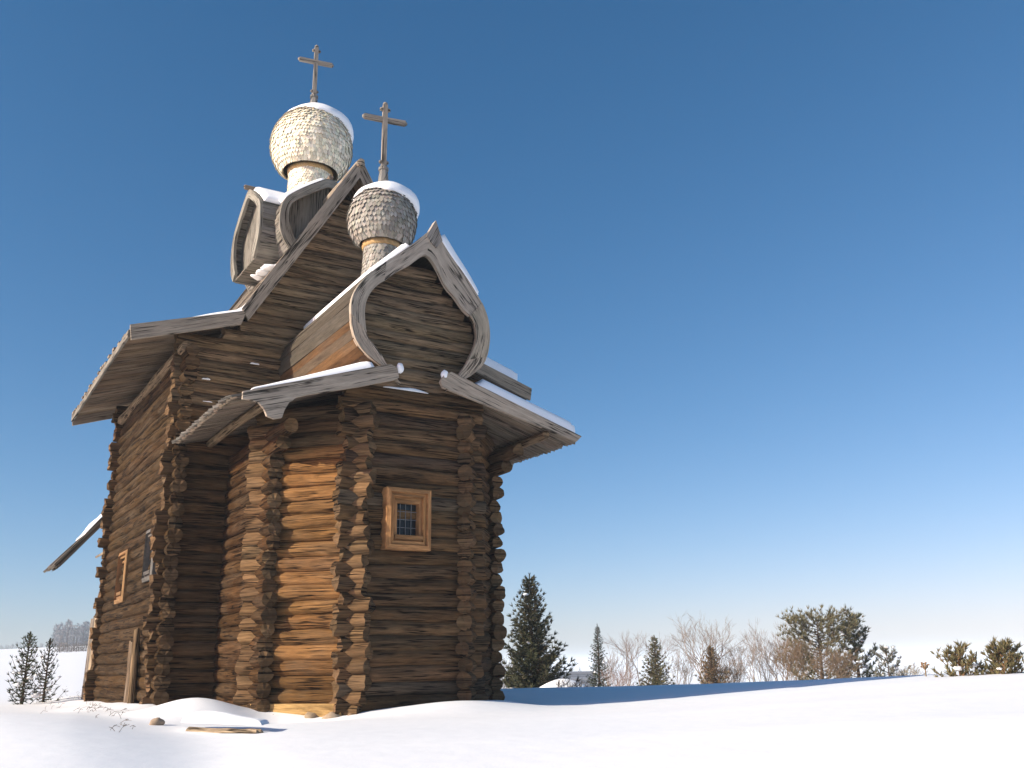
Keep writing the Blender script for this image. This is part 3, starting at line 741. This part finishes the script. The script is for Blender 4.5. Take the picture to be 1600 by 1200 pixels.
# ---- windows
def window(parent, c, ax, nv, wd, ht, depth, frw, glass_w, glass_h, col, bars=(2, 3), label=None):
    """ax: horizontal axis, nv: outward normal; stepped timber frame"""
    c, ax, nv = [np.array(x, float) for x in (c, ax, nv)]; root = empty('window', (0, 0, 0)); root.parent = parent
    if label: root['label'] = label
    fr = MB(); up_ = V(0, 0, 1)
    # nested mouldings from the wide outer box to the inner casing
    steps = [(wd, ht, wd - .17, ht - .17, depth, .0), (wd - .17, ht - .17, wd - .32, ht - .32, depth - .035, 0), (wd - .32, ht - .32, glass_w, glass_h, depth - .075, 0)]
    for (w0, h0, w1, h1, dz, _) in steps:
        for sgn in (-1, 1):
            a = c + ax * sgn * w0 / 2; b_ = c + ax * sgn * w1 / 2
            prism(fr, [a - up_ * h0 / 2 + nv * (dz - .03), a + up_ * h0 / 2 + nv * (dz - .03), b_ + up_ * h1 / 2 + nv * dz, b_ - up_ * h1 / 2 + nv * dz], -nv, dz - .03, jit(col, .08), along=up_)
            a = c + up_ * sgn * h0 / 2; b_ = c + up_ * sgn * h1 / 2
            prism(fr, [a - ax * w0 / 2 + nv * (dz - .03), a + ax * w0 / 2 + nv * (dz - .03), b_ + ax * w1 / 2 + nv * dz, b_ - ax * w1 / 2 + nv * dz], -nv, dz - .03, jit(col, .08), along=ax)
    fr.build('frame', FRESH, root)
    s_ = MB(); board(s_, c - ax * (glass_w / 2 + .06) - up_ * (glass_h / 2 + .05) + nv * (depth - .06), c + ax * (glass_w / 2 + .06) - up_ * (glass_h / 2 + .05) + nv * (depth - .06), up_ * .08, nv * .05, tuple(k * .7 for k in col)); s_.build('sill', FRESH, root)
    g = MB(); prism(g, [c + ax * x * glass_w / 2 + up_ * z * glass_h / 2 + nv * (depth - .22) for x, z in ((-1, -1), (1, -1), (1, 1), (-1, 1))], -nv, .02, (.02, .02, .03)); g.build('pane', gm_, root)
    ba = MB()
    for i in range(1, bars[0] + 1):
        x = -glass_w / 2 + glass_w * i / (bars[0] + 1); board(ba, c + ax * x - up_ * glass_h / 2 + nv * (depth - .20), c + ax * x + up_ * glass_h / 2 + nv * (depth - .20), ax * .010, nv * .010, (.17, .17, .17))
    for i in range(1, bars[1] + 1):
        z = -glass_h / 2 + glass_h * i / (bars[1] + 1); board(ba, c + up_ * z - ax * glass_w / 2 + nv * (depth - .19), c + up_ * z + ax * glass_w / 2 + nv * (depth - .19), up_ * .010, nv * .010, (.17, .17, .17))
    ba.build('lattice', METAL, root)
window(church, (-.24, -D - .02, 3.535), (1, 0, 0), (0, -1, 0), .95, 1.18, .345, .2, .47, .62, (.37, .190, .078), (3, 3), 'small window in an orange timber frame')
window(church, (-W, 4.25, 3.02), (0, -1, 0), (-1, 0, 0), 1.10, 1.25, .235, .2, .52, .7, (.22, .125, .06), (1, 2))
window(church, (-W, 1.08, 3.25), (0, -1, 0), (-1, 0, 0), 1.00, 1.15, .235, .2, .52, .7, (.12, .11, .10), (1, 2), 'grey framed side window by the front corner')
# low plank hatch in the side wall
hd = MB()
for k in range(4): board(hd, (-W - .19, 1.50 + k * .2, .1), (-W - .19, 1.50 + k * .2, 1.42 + rnd.uniform(-.03, .03)), V(0, .19, 0), V(-.045, 0, 0), jit((.16, .105, .065), .2))
hdo = hd.build('hatch_door', BOARD, church)
ps = MB(); log(ps, (-W - .24, 1.32, -.1), (-W - .25, 1.30, 1.66), .07, (.24, .16, .09)); ps.build('door_post', LOG, hdo)

# ---- porch on the west side: annex, awning, plank wall
AN = (2.75, L, L + 4.2)
for s in (-1, 1): wall(lambda mb, s=s: course(mb, (s * AN[0], AN[1]), (s * AN[0], AN[2]), 0, 4.3, lambda z: jit(DARK, .2), ext0=False))
wall(lambda mb: course(mb, (-AN[0], AN[2]), (AN[0], AN[2]), .5, 4.3, lambda z: jit(DARK, .2)))
an = MB()
for s in (-1, 1):
    y = AN[1] + .1
    while y < AN[2] + .5:
        board(an, (0, y + .1, 6.3), (s * 3.4, y + .1, 4.25), V(0, .195, 0), nrm(V(s * .5, 0, 1)) * .06, jit(GREYB, .2)); y += .2
ano = an.build('annex_roof', BOARD, church)
sn = MB()
for s in (-1, 1): snow_sheet(sn, lambda u, v: V(s * (.1 + 3.1 * u), AN[1] + .2 + 4.3 * v, 6.36 - (2.05 / 3.4) * (.1 + 3.1 * u)), lambda u, v: nrm(V(s * .4, 0, 1)), lambda u, v: .22, 12, 14)
sn.build('snow_cover', SNOW, ano)
po = MB()
for k in range(9):
    y = L + .25 + k * .19
    board(po, (-W + .15, y, 5.42), (-W - 1.42 + rnd.uniform(-.05, .05), y, 3.58 + rnd.uniform(-.04, .04)), V(0, .185, 0), nrm(V(-1.75, 0, 1.5)) * -.05, jit((.22, .19, .155), .25), point=.08)
for yy in (L + .17, L + 1.0, L + 1.8): board(po, (-W - .05, yy, 5.12), (-W - 1.22, yy, 3.60), V(.10, 0, .20), V(0, .10, 0), (.12, .085, .06))
for k in range(9): board(po, (-W + .12, L + .25 + k * .19, 5.26), (-W - 1.30 + rnd.uniform(-.06, .06), L + .25 + k * .19, 3.56), V(0, .18, 0), nrm(V(-1.75, 0, 1.5)) * -.05, jit((.15, .12, .09), .3))
pro = po.build('porch_awning', BOARD, church)
sn = MB(); snow_sheet(sn, lambda u, v: V(-W - .1 - .62 * u, L + .2 + 1.7 * v, 5.22 - .815 * u), lambda u, v: nrm(V(-.77, 0, .64)), lambda u, v: .05 * (1 + .6 * math.sin(u * 9 + v * 4)) * (1 - .5 * u), 12, 8)
sn.build('snow_cover', SNOW, pro)
pw = MB()
for k in range(7): board(pw, (-W - .10, L + .45 + k * .21, -.3), (-W - .06, L + .45 + k * .21, 2.35 + (.25 if k < 3 else -.1) + rnd.uniform(-.05, .05)), V(0, .20, 0), V(-.05, 0, 0), jit((.32, .24, .16) if k < 4 else (.24, .2, .16), .2))
pw.build('porch_screen', BOARD, church)

# ------------------------------------------------------------------ loose things at the foot of the walls
def rock(name, p, r, col, label, group=None, sq=(1.1, 1, .8)):
    mb = MB(); ball(mb, (0, 0, 0), r, col, 12, 9, sq, .16); o = mb.build(name, STONE); o.location = p; tag(o, label, 'stone', group); return o
p = hit(245, 1133); rock('stone', (p[0], p[1], p[2] + .03), .10, (.27, .20, .14), 'brown stone half sunk in snow before the dark corner')
pk = MB(); p0 = hit(278, 1140); p1 = hit(412, 1146)
if p0 is not None and p1 is not None:
    a = np.array(p0) + V(0, 0, .07); b = np.array(p1) + V(0, 0, .07)
    log(pk, a * .85 + b * .15 - V(0, 0, .09), b * .95 + a * .05 - V(0, 0, .09), .075, (.36, .27, .18), (.36, .27, .18), 10)
    o = pk.build('fallen_beam', LOG); tag(o, 'pale squared beam lying in the snow before the apse, heaped with snow', 'beam')
    sn = MB(); dv = b - a
    snow_sheet(sn, lambda u, v: a + dv * (.03 + .94 * u) + V(-.05, .20, -.05) * 0 + V(.25, .42, 0) * v + V(0, 0, .03), lambda u, v: V(0, 0, 1), lambda u, v: .15 * (.8 + .3 * math.sin(u * 5)), 22, 12, .0, 6)
    sn.build('snow_cover', SNOW, o)

# ------------------------------------------------------------------ trees
def needles(mb, p, d, ln, wd, n, col, spread=.9):
    a, b = frame(d); d = nrm(d)
    for _ in range(n):
        th = rnd.uniform(0, 6.283); q = nrm(d + (a * math.cos(th) + b * math.sin(th)) * spread * rnd.uniform(.4, 1.1)); l = ln * rnd.uniform(.7, 1.2)
        s = nrm(np.cross(q, V(rnd.uniform(-1, 1), rnd.uniform(-1, 1), rnd.uniform(-1, 1)))) * wd
        mb.add([p - s, p + s, p + q * l], [(0, 1, 2)], None, jit(col, .35, .1))
def lumps(mb, p, r): ball(mb, p, r, (.9, .9, .91), 7, 5, (1.2, 1.2, .55), .2)
def spruce(x, y, topz, rad, label, col=(.050, .062, .030), snowy=10, group=None, upsweep=.55, dens=1.0, lean=0.0):
    z0 = gzs(x, y) - .1; h = topz - z0; root = empty('spruce_tree', (x, y, z0)); tag(root, label, 'tree', group)
    tk = MB(); tube(tk, [(0, 0, 0), (lean * .5, 0, h * .5), (lean, 0, h * .985)], [h * .022, h * .012, .012], (.07, .05, .035), 8); tk.build('trunk', BARK, root)
    cr = MB(); sn = MB(); nb = int(125 * dens); branches = MB(); sc_ = rad / 1.3 + .25
    for i in range(nb):
        t = .03 + .93 * (i / nb) ** .92; z = h * t; r = rad * ((1 - t) ** .85 * rnd.choice([.55, .75, .95, 1.0, 1.18]) + .03)
        th = i * 2.399 + rnd.uniform(-.5, .5); o = V(math.cos(th), math.sin(th), 0); base = V(lean * t, 0, z); pts = []
        droop = -.34 * (1 - t) + .12; m = max(3, int(r / .15)); us = upsweep * rnd.uniform(.7, 1.3)
        for k in range(m + 1):
            u = k / m; pts.append(base + o * r * u + V(0, 0, r * (droop * u + us * u ** 2.4)))
        tube(branches, pts, [max(.006, .022 * (1 - k / m)) for k in range(m + 1)], (.07, .05, .03), 3, True, False)
        nl = (.09 + .09 * (1 - t)) * sc_; c0 = jit(col, .22, .1)
        for k in range(1, m + 1):
            u = k / m; p = pts[k]; dv = pts[k] - pts[k - 1]; sl = r * .34 * (1 - u * .8)
            needles(cr, p, dv, nl * 1.15, .017 * sc_, 8, c0, .75)
            sd = nrm(np.cross(dv, V(0, 0, 1)))
            for sg in (-1, 1):
                if sl < .06: continue
                q = nrm(nrm(dv) * .8 + sd * sg * .75 + V(0, 0, rnd.uniform(-.25, .15)))
                mm = max(1, int(sl / .11))
                for w_ in range(mm): needles(cr, p + q * sl * (w_ + .5) / mm, q, nl, .016 * sc_, 6, c0, .8)
        if rnd.random() < snowy / nb: k = rnd.randint(m // 2, m); lumps(sn, pts[k] + V(0, 0, .03), rnd.uniform(.05, .13) * min(1, r * 1.5))
    for k in range(5): needles(cr, V(lean, 0, h * (.95 + .01 * k)), V(0, 0, 1), .11 * sc_, .013, 7, col, .6)
    c_ = cr.build('crown', NEEDLE, root); branches.build('branches', BARK, root)
    if sn.nv: tag(sn.build('snow_clump', SNOW, c_), kind='stuff')
    return root
def pine(x, y, topz, rad, label, col=(.060, .070, .032), nl=26, tuft=16, snowy=8, group=None, bark=(.10, .065, .04), tl=.2, broad=False, upr=(.35, .8), sink=.1):
    z0 = gzs(x, y) - sink; h = topz - z0; root = empty('pine_tree', (x, y, z0)); tag(root, label, 'tree', group)
    tk = MB(); cr = MB(); sn = MB(); bx = rnd.uniform(-.1, .1)
    tube(tk, [(0, 0, 0), (bx, 0, h * .5), (bx * .5, .0, h * .93)], [h * .025 + .02, h * .015, .015], bark, 7); tk.build('trunk', BARK, root); lb = MB()
    for i in range(nl):
        t = .05 + .90 * i / nl; z = h * t; pr_ = (1 - (.75 if upr[0] < .6 else .9) * t) if not broad else math.sqrt(max(.08, 1 - (1.25 * t - .35) ** 2)); r = rad * pr_ * rnd.uniform(.6, 1.12)
        th = i * 2.399 + rnd.uniform(-.5, .5); o = V(math.cos(th), math.sin(th), 0); base = V(bx * t, 0, z); m = 6
        upk = min(rnd.uniform(*upr) * r, (h - z) * rnd.uniform(.45, 1.0) + .04)
        pts = [base + o * r * (k / m) + V(0, 0, upk * (k / m) ** 1.7) + V(rnd.uniform(-.03, .03), rnd.uniform(-.03, .03), 0) for k in range(m + 1)]
        tube(lb, pts, [max(.007, .025 * (1 - k / m)) for k in range(m + 1)], bark, 4, True, False)
        for k in range(2, m + 1):
            dv = pts[k] - pts[k - 1]; needles(cr, pts[k], dv + V(0, 0, .06), tl, .016, tuft, col, 1.0)
            for _ in range(2):
                q = nrm(nrm(dv) + V(rnd.uniform(-1, 1), rnd.uniform(-1, 1), rnd.uniform(-.2, .9))); e = pts[k] + q * rad * .22 * rnd.uniform(.5, 1.1)
                tube(lb, [pts[k], e], [.008, .005], bark, 3, True, False); needles(cr, e, q + V(0, 0, .6), tl, .016, tuft, col, .7)
                if rnd.random() < snowy / (nl * 10): lumps(sn, e + V(0, 0, .05), rnd.uniform(.05, .13))
    needles(cr, V(bx * .5, 0, h * .93), V(0, 0, 1), tl * 1.2, .013, tuft * 2, col, .5)
    c_ = cr.build('crown', NEEDLE, root); lb.build('branches', BARK, root)
    if sn.nv: tag(sn.build('snow_clump', SNOW, c_), kind='stuff')
    return root
def bare(x, y, topz, rad, label, kind='bare_tree', stems=3, col=(.20, .16, .13), depth=5, group=None, thin=1.0, cat='tree', leaf=None):
    z0 = gzs(x, y) - .1; h = topz - z0; root = empty(kind, (x, y, z0)); tag(root, label, cat, group); tk = MB(); tw = MB()
    def grow(p, d, l, r, dp):
        k = 3; pts = [p]; dd = nrm(d)
        for _ in range(k):
            dd = nrm(dd + V(rnd.uniform(-.12, .12), rnd.uniform(-.12, .12), .06)); pts.append(pts[-1] + dd * l / k)
        tube(tk if dp == depth else tw, pts, [r, r * .88, r * .76, r * .62], col, 4 if dp < depth - 1 else 6, True, False)
        if dp == 0: return
        for _ in range(rnd.randint(2, 3) + (1 if dp == depth else 0)):
            q = pts[rnd.choice([2, 3, 3])]; a, b = frame(dd); th = rnd.uniform(0, 6.283); sp = rnd.uniform(.25, .62) * (rad / h * 2.1 + .25)
            grow(q, dd + (a * math.cos(th) + b * math.sin(th)) * sp, l * rnd.uniform(.62, .84), max(.0065, r * .62), dp - 1)
    tot = sum(.74 ** k for k in range(depth + 1))
    for s in range(stems):
        th = s * 2.4 + rnd.uniform(0, 1); lean = (rad / h) * rnd.uniform(.1, .7) if stems > 1 else .05
        grow(V(math.cos(th) * .15 * (stems > 1), math.sin(th) * .15 * (stems > 1), 0), V(math.cos(th) * lean, math.sin(th) * lean, 1), h / tot * rnd.uniform(.95, 1.2), .042 * thin * h / 4, depth)
    tk.build('trunk', BARK, root); tw.build('crown', BARK, root); return root

def m_per_px(d): return d / FPX * 1.02
SG = 'evergreens beyond the snow crest'; BGp = 'leafless trees beyond the snow crest'
x, y = at(834, 42); spruce(x, y, ray_z(829, 897, 42), 54 * m_per_px(42), 'tall bushy dark spruce with upswept boughs, just right of the church', snowy=22, group=SG, dens=1.75, lean=-.12, col=(.066, .064, .032))
x, y = at(936, 60); spruce(x, y, ray_z(934, 975, 60), 21 * m_per_px(60), 'small slender pointed dark spruce standing alone', (.048, .058, .032), 5, SG, .25, 1.5)
x, y = at(1025, 56); spruce(x, y, ray_z(1022, 993, 56), 29 * m_per_px(56), 'small olive spruce in front of a leafless tree', (.120, .105, .045), 8, SG, .5, 1.3)
x, y = at(995, 63); bare(x, y, ray_z(995, 984, 63), 46 * m_per_px(63), 'pale leafless tree spreading behind the small olive spruce', group=BGp, stems=3, col=(.27, .22, .19))
x, y = at(1108, 62); bare(x, y, ray_z(1108, 962, 62), 55 * m_per_px(62), 'tallest leafless tree with a round fan of fine twigs', group=BGp, stems=4, col=(.27, .22, .18), depth=5)
x, y = at(1112, 55); spruce(x, y, ray_z(1112, 1010, 55), 26 * m_per_px(55), 'brown bushy conifer at the foot of the tallest leafless tree', (.19, .13, .07), 2, SG, .8, 1.5)
x, y = at(1180, 60); bare(x, y, ray_z(1180, 1002, 60), 32 * m_per_px(60), 'low thin leafless shrub between the tallest bare tree and the big pine', 'bare_shrub', 4, (.27, .22, .18), 4, BGp, .8, 'shrub')
x, y = at(1222, 62); bare(x, y, ray_z(1218, 984, 62), 30 * m_per_px(62), 'thin leafless shrub with tall twigs at the left edge of the big pine', 'bare_shrub', 4, (.27, .21, .17), 5, BGp, .8, 'shrub')
x, y = at(1283, 50); pine(x, y, ray_z(1283, 961, 50), 60 * m_per_px(50), 'broad dense olive brown pine, largest on the right', (.165, .142, .075), 74, 13, 9, SG, tl=.24, broad=True)
x, y = at(1342, 52); pine(x, y, ray_z(1345, 960, 52), 32 * m_per_px(52), 'dark upright pine joined to the right side of the broad olive pine', (.075, .080, .040), 40, 14, 10, SG, tl=.22)
x, y = at(1388, 49); pine(x, y, ray_z(1390, 1013, 49), 30 * m_per_px(49), 'small frosted pine stepping down right of the dark upright pine', (.16, .15, .11), 18, 9, 16, SG, tl=.18)
x, y = at(1428, 47); bare(x, y, ray_z(1425, 1035, 47), 26 * m_per_px(47), 'low frosted twig shrub at the right end of the pine clump', 'bare_shrub', 6, (.38, .33, .27), 3, BGp, .6, 'shrub')
x, y = at(1238, 46); bare(x, y, ray_z(1238, 1005, 46), 34 * m_per_px(46), 'dense reddish brown shrub before the left side of the broad pine', 'bare_shrub', 12, (.20, .135, .085), 4, BGp, .55, 'shrub')
x, y = at(1305, 45); bare(x, y, ray_z(1305, 1012, 45), 46 * m_per_px(45), 'dense brown shrub before the middle of the broad pine', 'bare_shrub', 14, (.19, .13, .085), 4, BGp, .55, 'shrub')
x, y = at(968, 58); bare(x, y, ray_z(968, 1042, 58), 34 * m_per_px(58), 'low reddish shrub right of the slender spruce', 'bare_shrub', 10, (.24, .15, .11), 3, BGp, .7, 'shrub')
x, y = at(1132, 56); bare(x, y, ray_z(1132, 1032, 56), 34 * m_per_px(56), 'low brown shrub right of the brown bushy conifer', 'bare_shrub', 11, (.22, .155, .10), 4, BGp, .55, 'shrub')
x, y = at(785, 60); bare(x, y, ray_z(785, 1028, 60), 40 * m_per_px(60), 'grey leafless shrub between the church and the tall spruce', 'bare_shrub', 9, (.22, .19, .17), 4, BGp, .7, 'shrub')
for px_, ty_, hw_px, dd_, lb_ in ((955, 1020, 22, 64, 'thin pale shrub just right of the slender dark spruce'), (1062, 1018, 30, 66, 'low pale shrub in the gap between the olive spruce and the tallest bare tree'),
                          (1152, 1012, 26, 64, 'low pale shrub right behind the low brown shrub'), (1200, 1008, 26, 66, 'second thin shrub left of the broad pine, behind the taller twigs'),
                          (1258, 1000, 24, 60, 'thin twig shrub showing above the reddish brown shrub'), (1410, 1040, 26, 52, 'low pale twig shrub under the small frosted pine')):
    x, y = at(px_, dd_); bare(x, y, ray_z(px_, ty_, dd_), hw_px * m_per_px(dd_), lb_, 'bare_shrub', 7, (.27, .215, .17), 4, BGp, .6, 'shrub')
YG = 'young pines on the right of the crest'
x, y = at(1502, 24); pine(x, y, ray_z(1496, 1013, 24), 34 * m_per_px(24), 'left of the two young pines by the right edge, sparse forked crown', (.15, .125, .055), 16, 8, 3, YG, (.22, .12, .06), .13, upr=(.5, 1.2), sink=.45)
x, y = at(1567, 24); pine(x, y, ray_z(1562, 1012, 24), 38 * m_per_px(24), 'right of the two young pines by the right edge, fuller crown', (.15, .125, .055), 24, 9, 3, YG, (.22, .12, .06), .13, upr=(.5, 1.2), sink=.45)
# dead flower stalk
x, y = at(1446, 25); z0 = gzs(x, y) - .1; zt = ray_z(1446, 1036, 25); st = MB()
tube(st, [(0, 0, 0), (.01, 0, zt - z0)], [.018, .012], (.26, .18, .10), 5)
for k in range(26):
    q = V(rnd.uniform(-1, 1), rnd.uniform(-1, 1), rnd.uniform(-.3, 1)); q = nrm(q); e = V(.01, 0, zt - z0 - .08) + q * rnd.uniform(.05, .14); tube(st, [(.01, 0, zt - z0 - .16), e], [.006, .005], (.26, .18, .10), 3); ball(st, e, .022, (.24, .15, .09), 5, 4)
o = st.build('dead_stalk', BARK); o.location = (x, y, z0); tag(o, 'dry brown flower stalk standing alone on the snow crest', 'plant')
# left
LGp = 'young conifers left of the church'
x, y = at(40, 30); spruce(x, y, ray_z(36, 988, 30), 29 * m_per_px(30), 'taller of the two young conifers on the snow at the left edge', (.060, .068, .034), 12, LGp, .95, .5)
x, y = at(73, 31); spruce(x, y, ray_z(74, 998, 31), 21 * m_per_px(31), 'shorter young conifer beside the taller one at the left edge', (.070, .072, .038), 12, LGp, .95, .45)

# far wood on the hill and its scrub (nobody could count it)
def far_wood(name, px0, px1, d0, d1, hts, n, col, label):
    mb = MB()
    for i in range(n):
        px = px0 + (px1 - px0) * (i + rnd.random()) / n; d = rnd.uniform(d0, d1); x, y = at(px, d); z = gzs(x, y) - .3; h = rnd.uniform(*hts); r = h * rnd.uniform(.14, .24)
        tube(mb, [(x, y, z), (x, y, z + h * .8)], [h * .03, .05], (.1, .08, .07), 4)
        for k in range(46):
            t = rnd.uniform(.12, 1); rr = r * (1 - t) ** .6 * math.sqrt(rnd.random()) + .1; th = rnd.uniform(0, 6.28)
            needles(mb, V(x + rr * math.cos(th), y + rr * math.sin(th), z + h * t), V(math.cos(th), math.sin(th), rnd.uniform(-.2, 1)), h * .12, h * .02, 3, col, 1)
    o = mb.build(name, NEEDLE); tag(o, label, 'forest', kind='stuff'); return o
far_wood('distant_forest', 78, 150, 440, 500, (7.0, 11), 46, (.20, .20, .21), 'grey wood on the far snowy hill at the left')  # far trees share one even pale grey
far_wood('distant_forest', -120, 84, 470, 560, (1.8, 3.2), 80, (.20, .20, .21), 'thin dark line of trees along the far hill crest')
far_wood('distant_scrub', 84, 150, 200, 230, (1.2, 2.2), 40, (.20, .18, .16), 'grey brown scrub band on the snowy hill below the wood')

# house and weeds behind the crest
x, y = at(898, 130); zr = ray_z(898, 1049, 130); hs = empty('far_house', (x, y, zr - 4)); tag(hs, 'low house with a grey blue roof half hidden behind the snow mound', 'house'); hs.rotation_euler = (0, 0, R_(-33))
hw_ = MB(); hx_, hy_ = 2.3, 2.0
prism(hw_, [(-hx_, -hy_, -2), (hx_, -hy_, -2), (hx_, hy_, -2), (-hx_, hy_, -2)], (0, 0, 1), 4.4, (.22, .2, .2)); hw_.build('wall', LOG, hs)
hr = MB(); prism(hr, [(-2.7, -2.5, 2.3), (-2.7, 0, 4), (-2.7, 2.5, 2.3), (-2.7, 2.5, 2.1), (-2.7, 0, 3.8), (-2.7, -2.5, 2.1)], (1, 0, 0), 5.4, (.17, .19, .23), along=(0, 1, 0)); hr.build('roof', BOARD, hs)
for px, d, ty, lb in ((893, 160, 1040, 'tiny dark spruce behind the low house roof'), (906, 165, 1043, 'tiny dark spruce right of the low house roof')):
    x, y = at(px, d); spruce(x, y, ray_z(px, ty, d), 1.1, lb, (.06, .075, .07), 0, SG, .2, .35)
# sunlit snow mound beyond the shadow, part of the ground's shape
mm = MB(); x, y = at(880, 40); nu = 30
vs = []; 
for i in range(nu + 1):
    for j in range(nu + 1):
        u, v = 2 * i / nu - 1, 2 * j / nu - 1; q = math.exp(-2.2 * (u * u + v * v) * 1.2); xx, yy = x + u * 2.6 * CR[0] + v * 2.2 * .5, y + u * 2.6 * CR[1] + v * 2.2 * .85
        vs.append((xx, yy, gzs(xx, yy) - .12 + 1.0 * q + .05 * float(nzB(xx, yy))))
mm.add(vs, [(i * (nu + 1) + j, (i + 1) * (nu + 1) + j, (i + 1) * (nu + 1) + j + 1, i * (nu + 1) + j + 1) for i in range(nu) for j in range(nu)], None, (.9, .9, .9), True)
tag(mm.build('snow_mound', GSNOW), kind='structure')
wd_ = MB()
for k in range(46):
    px = rnd.uniform(868, 918); d = rnd.uniform(37.5, 40); xx, yy = at(px, d); zz = gzs(xx, yy) + .25; l = rnd.uniform(.2, .55)
    tube(wd_, [(xx, yy, zz - .1), (xx + rnd.uniform(-.15, .15), yy, zz + l)], [.012, .008], (.16, .12, .09), 3, True, False)
    for _ in range(3): tube(wd_, [(xx, yy, zz + l * .6), (xx + rnd.uniform(-.2, .2), yy + rnd.uniform(-.1, .1), zz + l * rnd.uniform(.8, 1.1))], [.008, .006], (.16, .12, .09), 3, True, False)
tag(wd_.build('dry_weeds', BARK), 'dry brown weeds sticking out of the snow mound beyond the church shadow', 'weeds', kind='stuff')

# dry grass and twigs along the edge of the left bank
gr = MB()
def stalks(px, py, n, hmin, hmax, sx, sy):
    for _ in range(n):
        p = hit(px + rnd.gauss(0, sx), py + rnd.gauss(0, sy))
        if p is None or p[1] > 30: continue
        th = rnd.uniform(-.6, 1.9); l = rnd.uniform(hmin, hmax); dv = V(math.cos(th) * .8, math.sin(th) * .8 - .2, rnd.uniform(.1, .8)); q = p + nrm(dv) * l * .5; e = q + nrm(dv + V(.2, 0, -.5)) * l * .5
        c = jit((.17, .13, .095), .3); tube(gr, [p - V(0, 0, .02), q, e], [.0042, .0036, .0025], c, 3, True, False)
        for _ in range(rnd.randint(0, 3)): tube(gr, [q, q + nrm(dv + V(rnd.uniform(-1, 1), rnd.uniform(-1, 1), rnd.uniform(-.3, .5))) * l * .3], [.004, .003], c, 3, True, False)
for (px, py, n, sx, sy) in ((105, 1086, 16, 22, 6), (136, 1097, 16, 12, 7), (80, 1074, 16, 18, 6), (160, 1118, 12, 14, 8), (190, 1138, 8, 14, 6), (60, 1092, 8, 28, 10), (100, 1112, 8, 24, 9), (95, 1042, 18, 14, 4), (150, 1108, 10, 8, 6)):
    stalks(px, py, n, .06, .24, sx, sy)
tag(gr.build('dry_grass', BARK), 'dry brown grass and twigs poking from the snow bank at the left', 'grass', kind='stuff')

# ------------------------------------------------------------------ cold thin haze over the whole scene
hzm = bpy.data.meshes.new('haze')
hzm.from_pydata([(x, y, z) for x in (-7500, 7500) for y in (-7500, 9000) for z in (float(Z.min()) - 1.0, 21.0)], [], [(0, 1, 3, 2), (4, 6, 7, 5), (0, 4, 5, 1), (2, 3, 7, 6), (0, 2, 6, 4), (1, 5, 7, 3)])
hm = bpy.data.materials.new('haze_air'); hm.use_nodes = True; hn = hm.node_tree; hn.nodes.remove(hn.nodes['Principled BSDF'])
pv = hn.nodes.new('ShaderNodeVolumePrincipled'); pv.inputs['Color'].default_value = (.80, .91, 1, 1); pv.inputs['Anisotropy'].default_value = -.25; pv.inputs['Density'].default_value = .00045
hn.links.new(pv.outputs[0], hn.nodes['Material Output'].inputs['Volume']); hzm.materials.append(hm)
hzo = bpy.data.objects.new('haze', hzm); COL.objects.link(hzo); tag(hzo, kind='stuff')
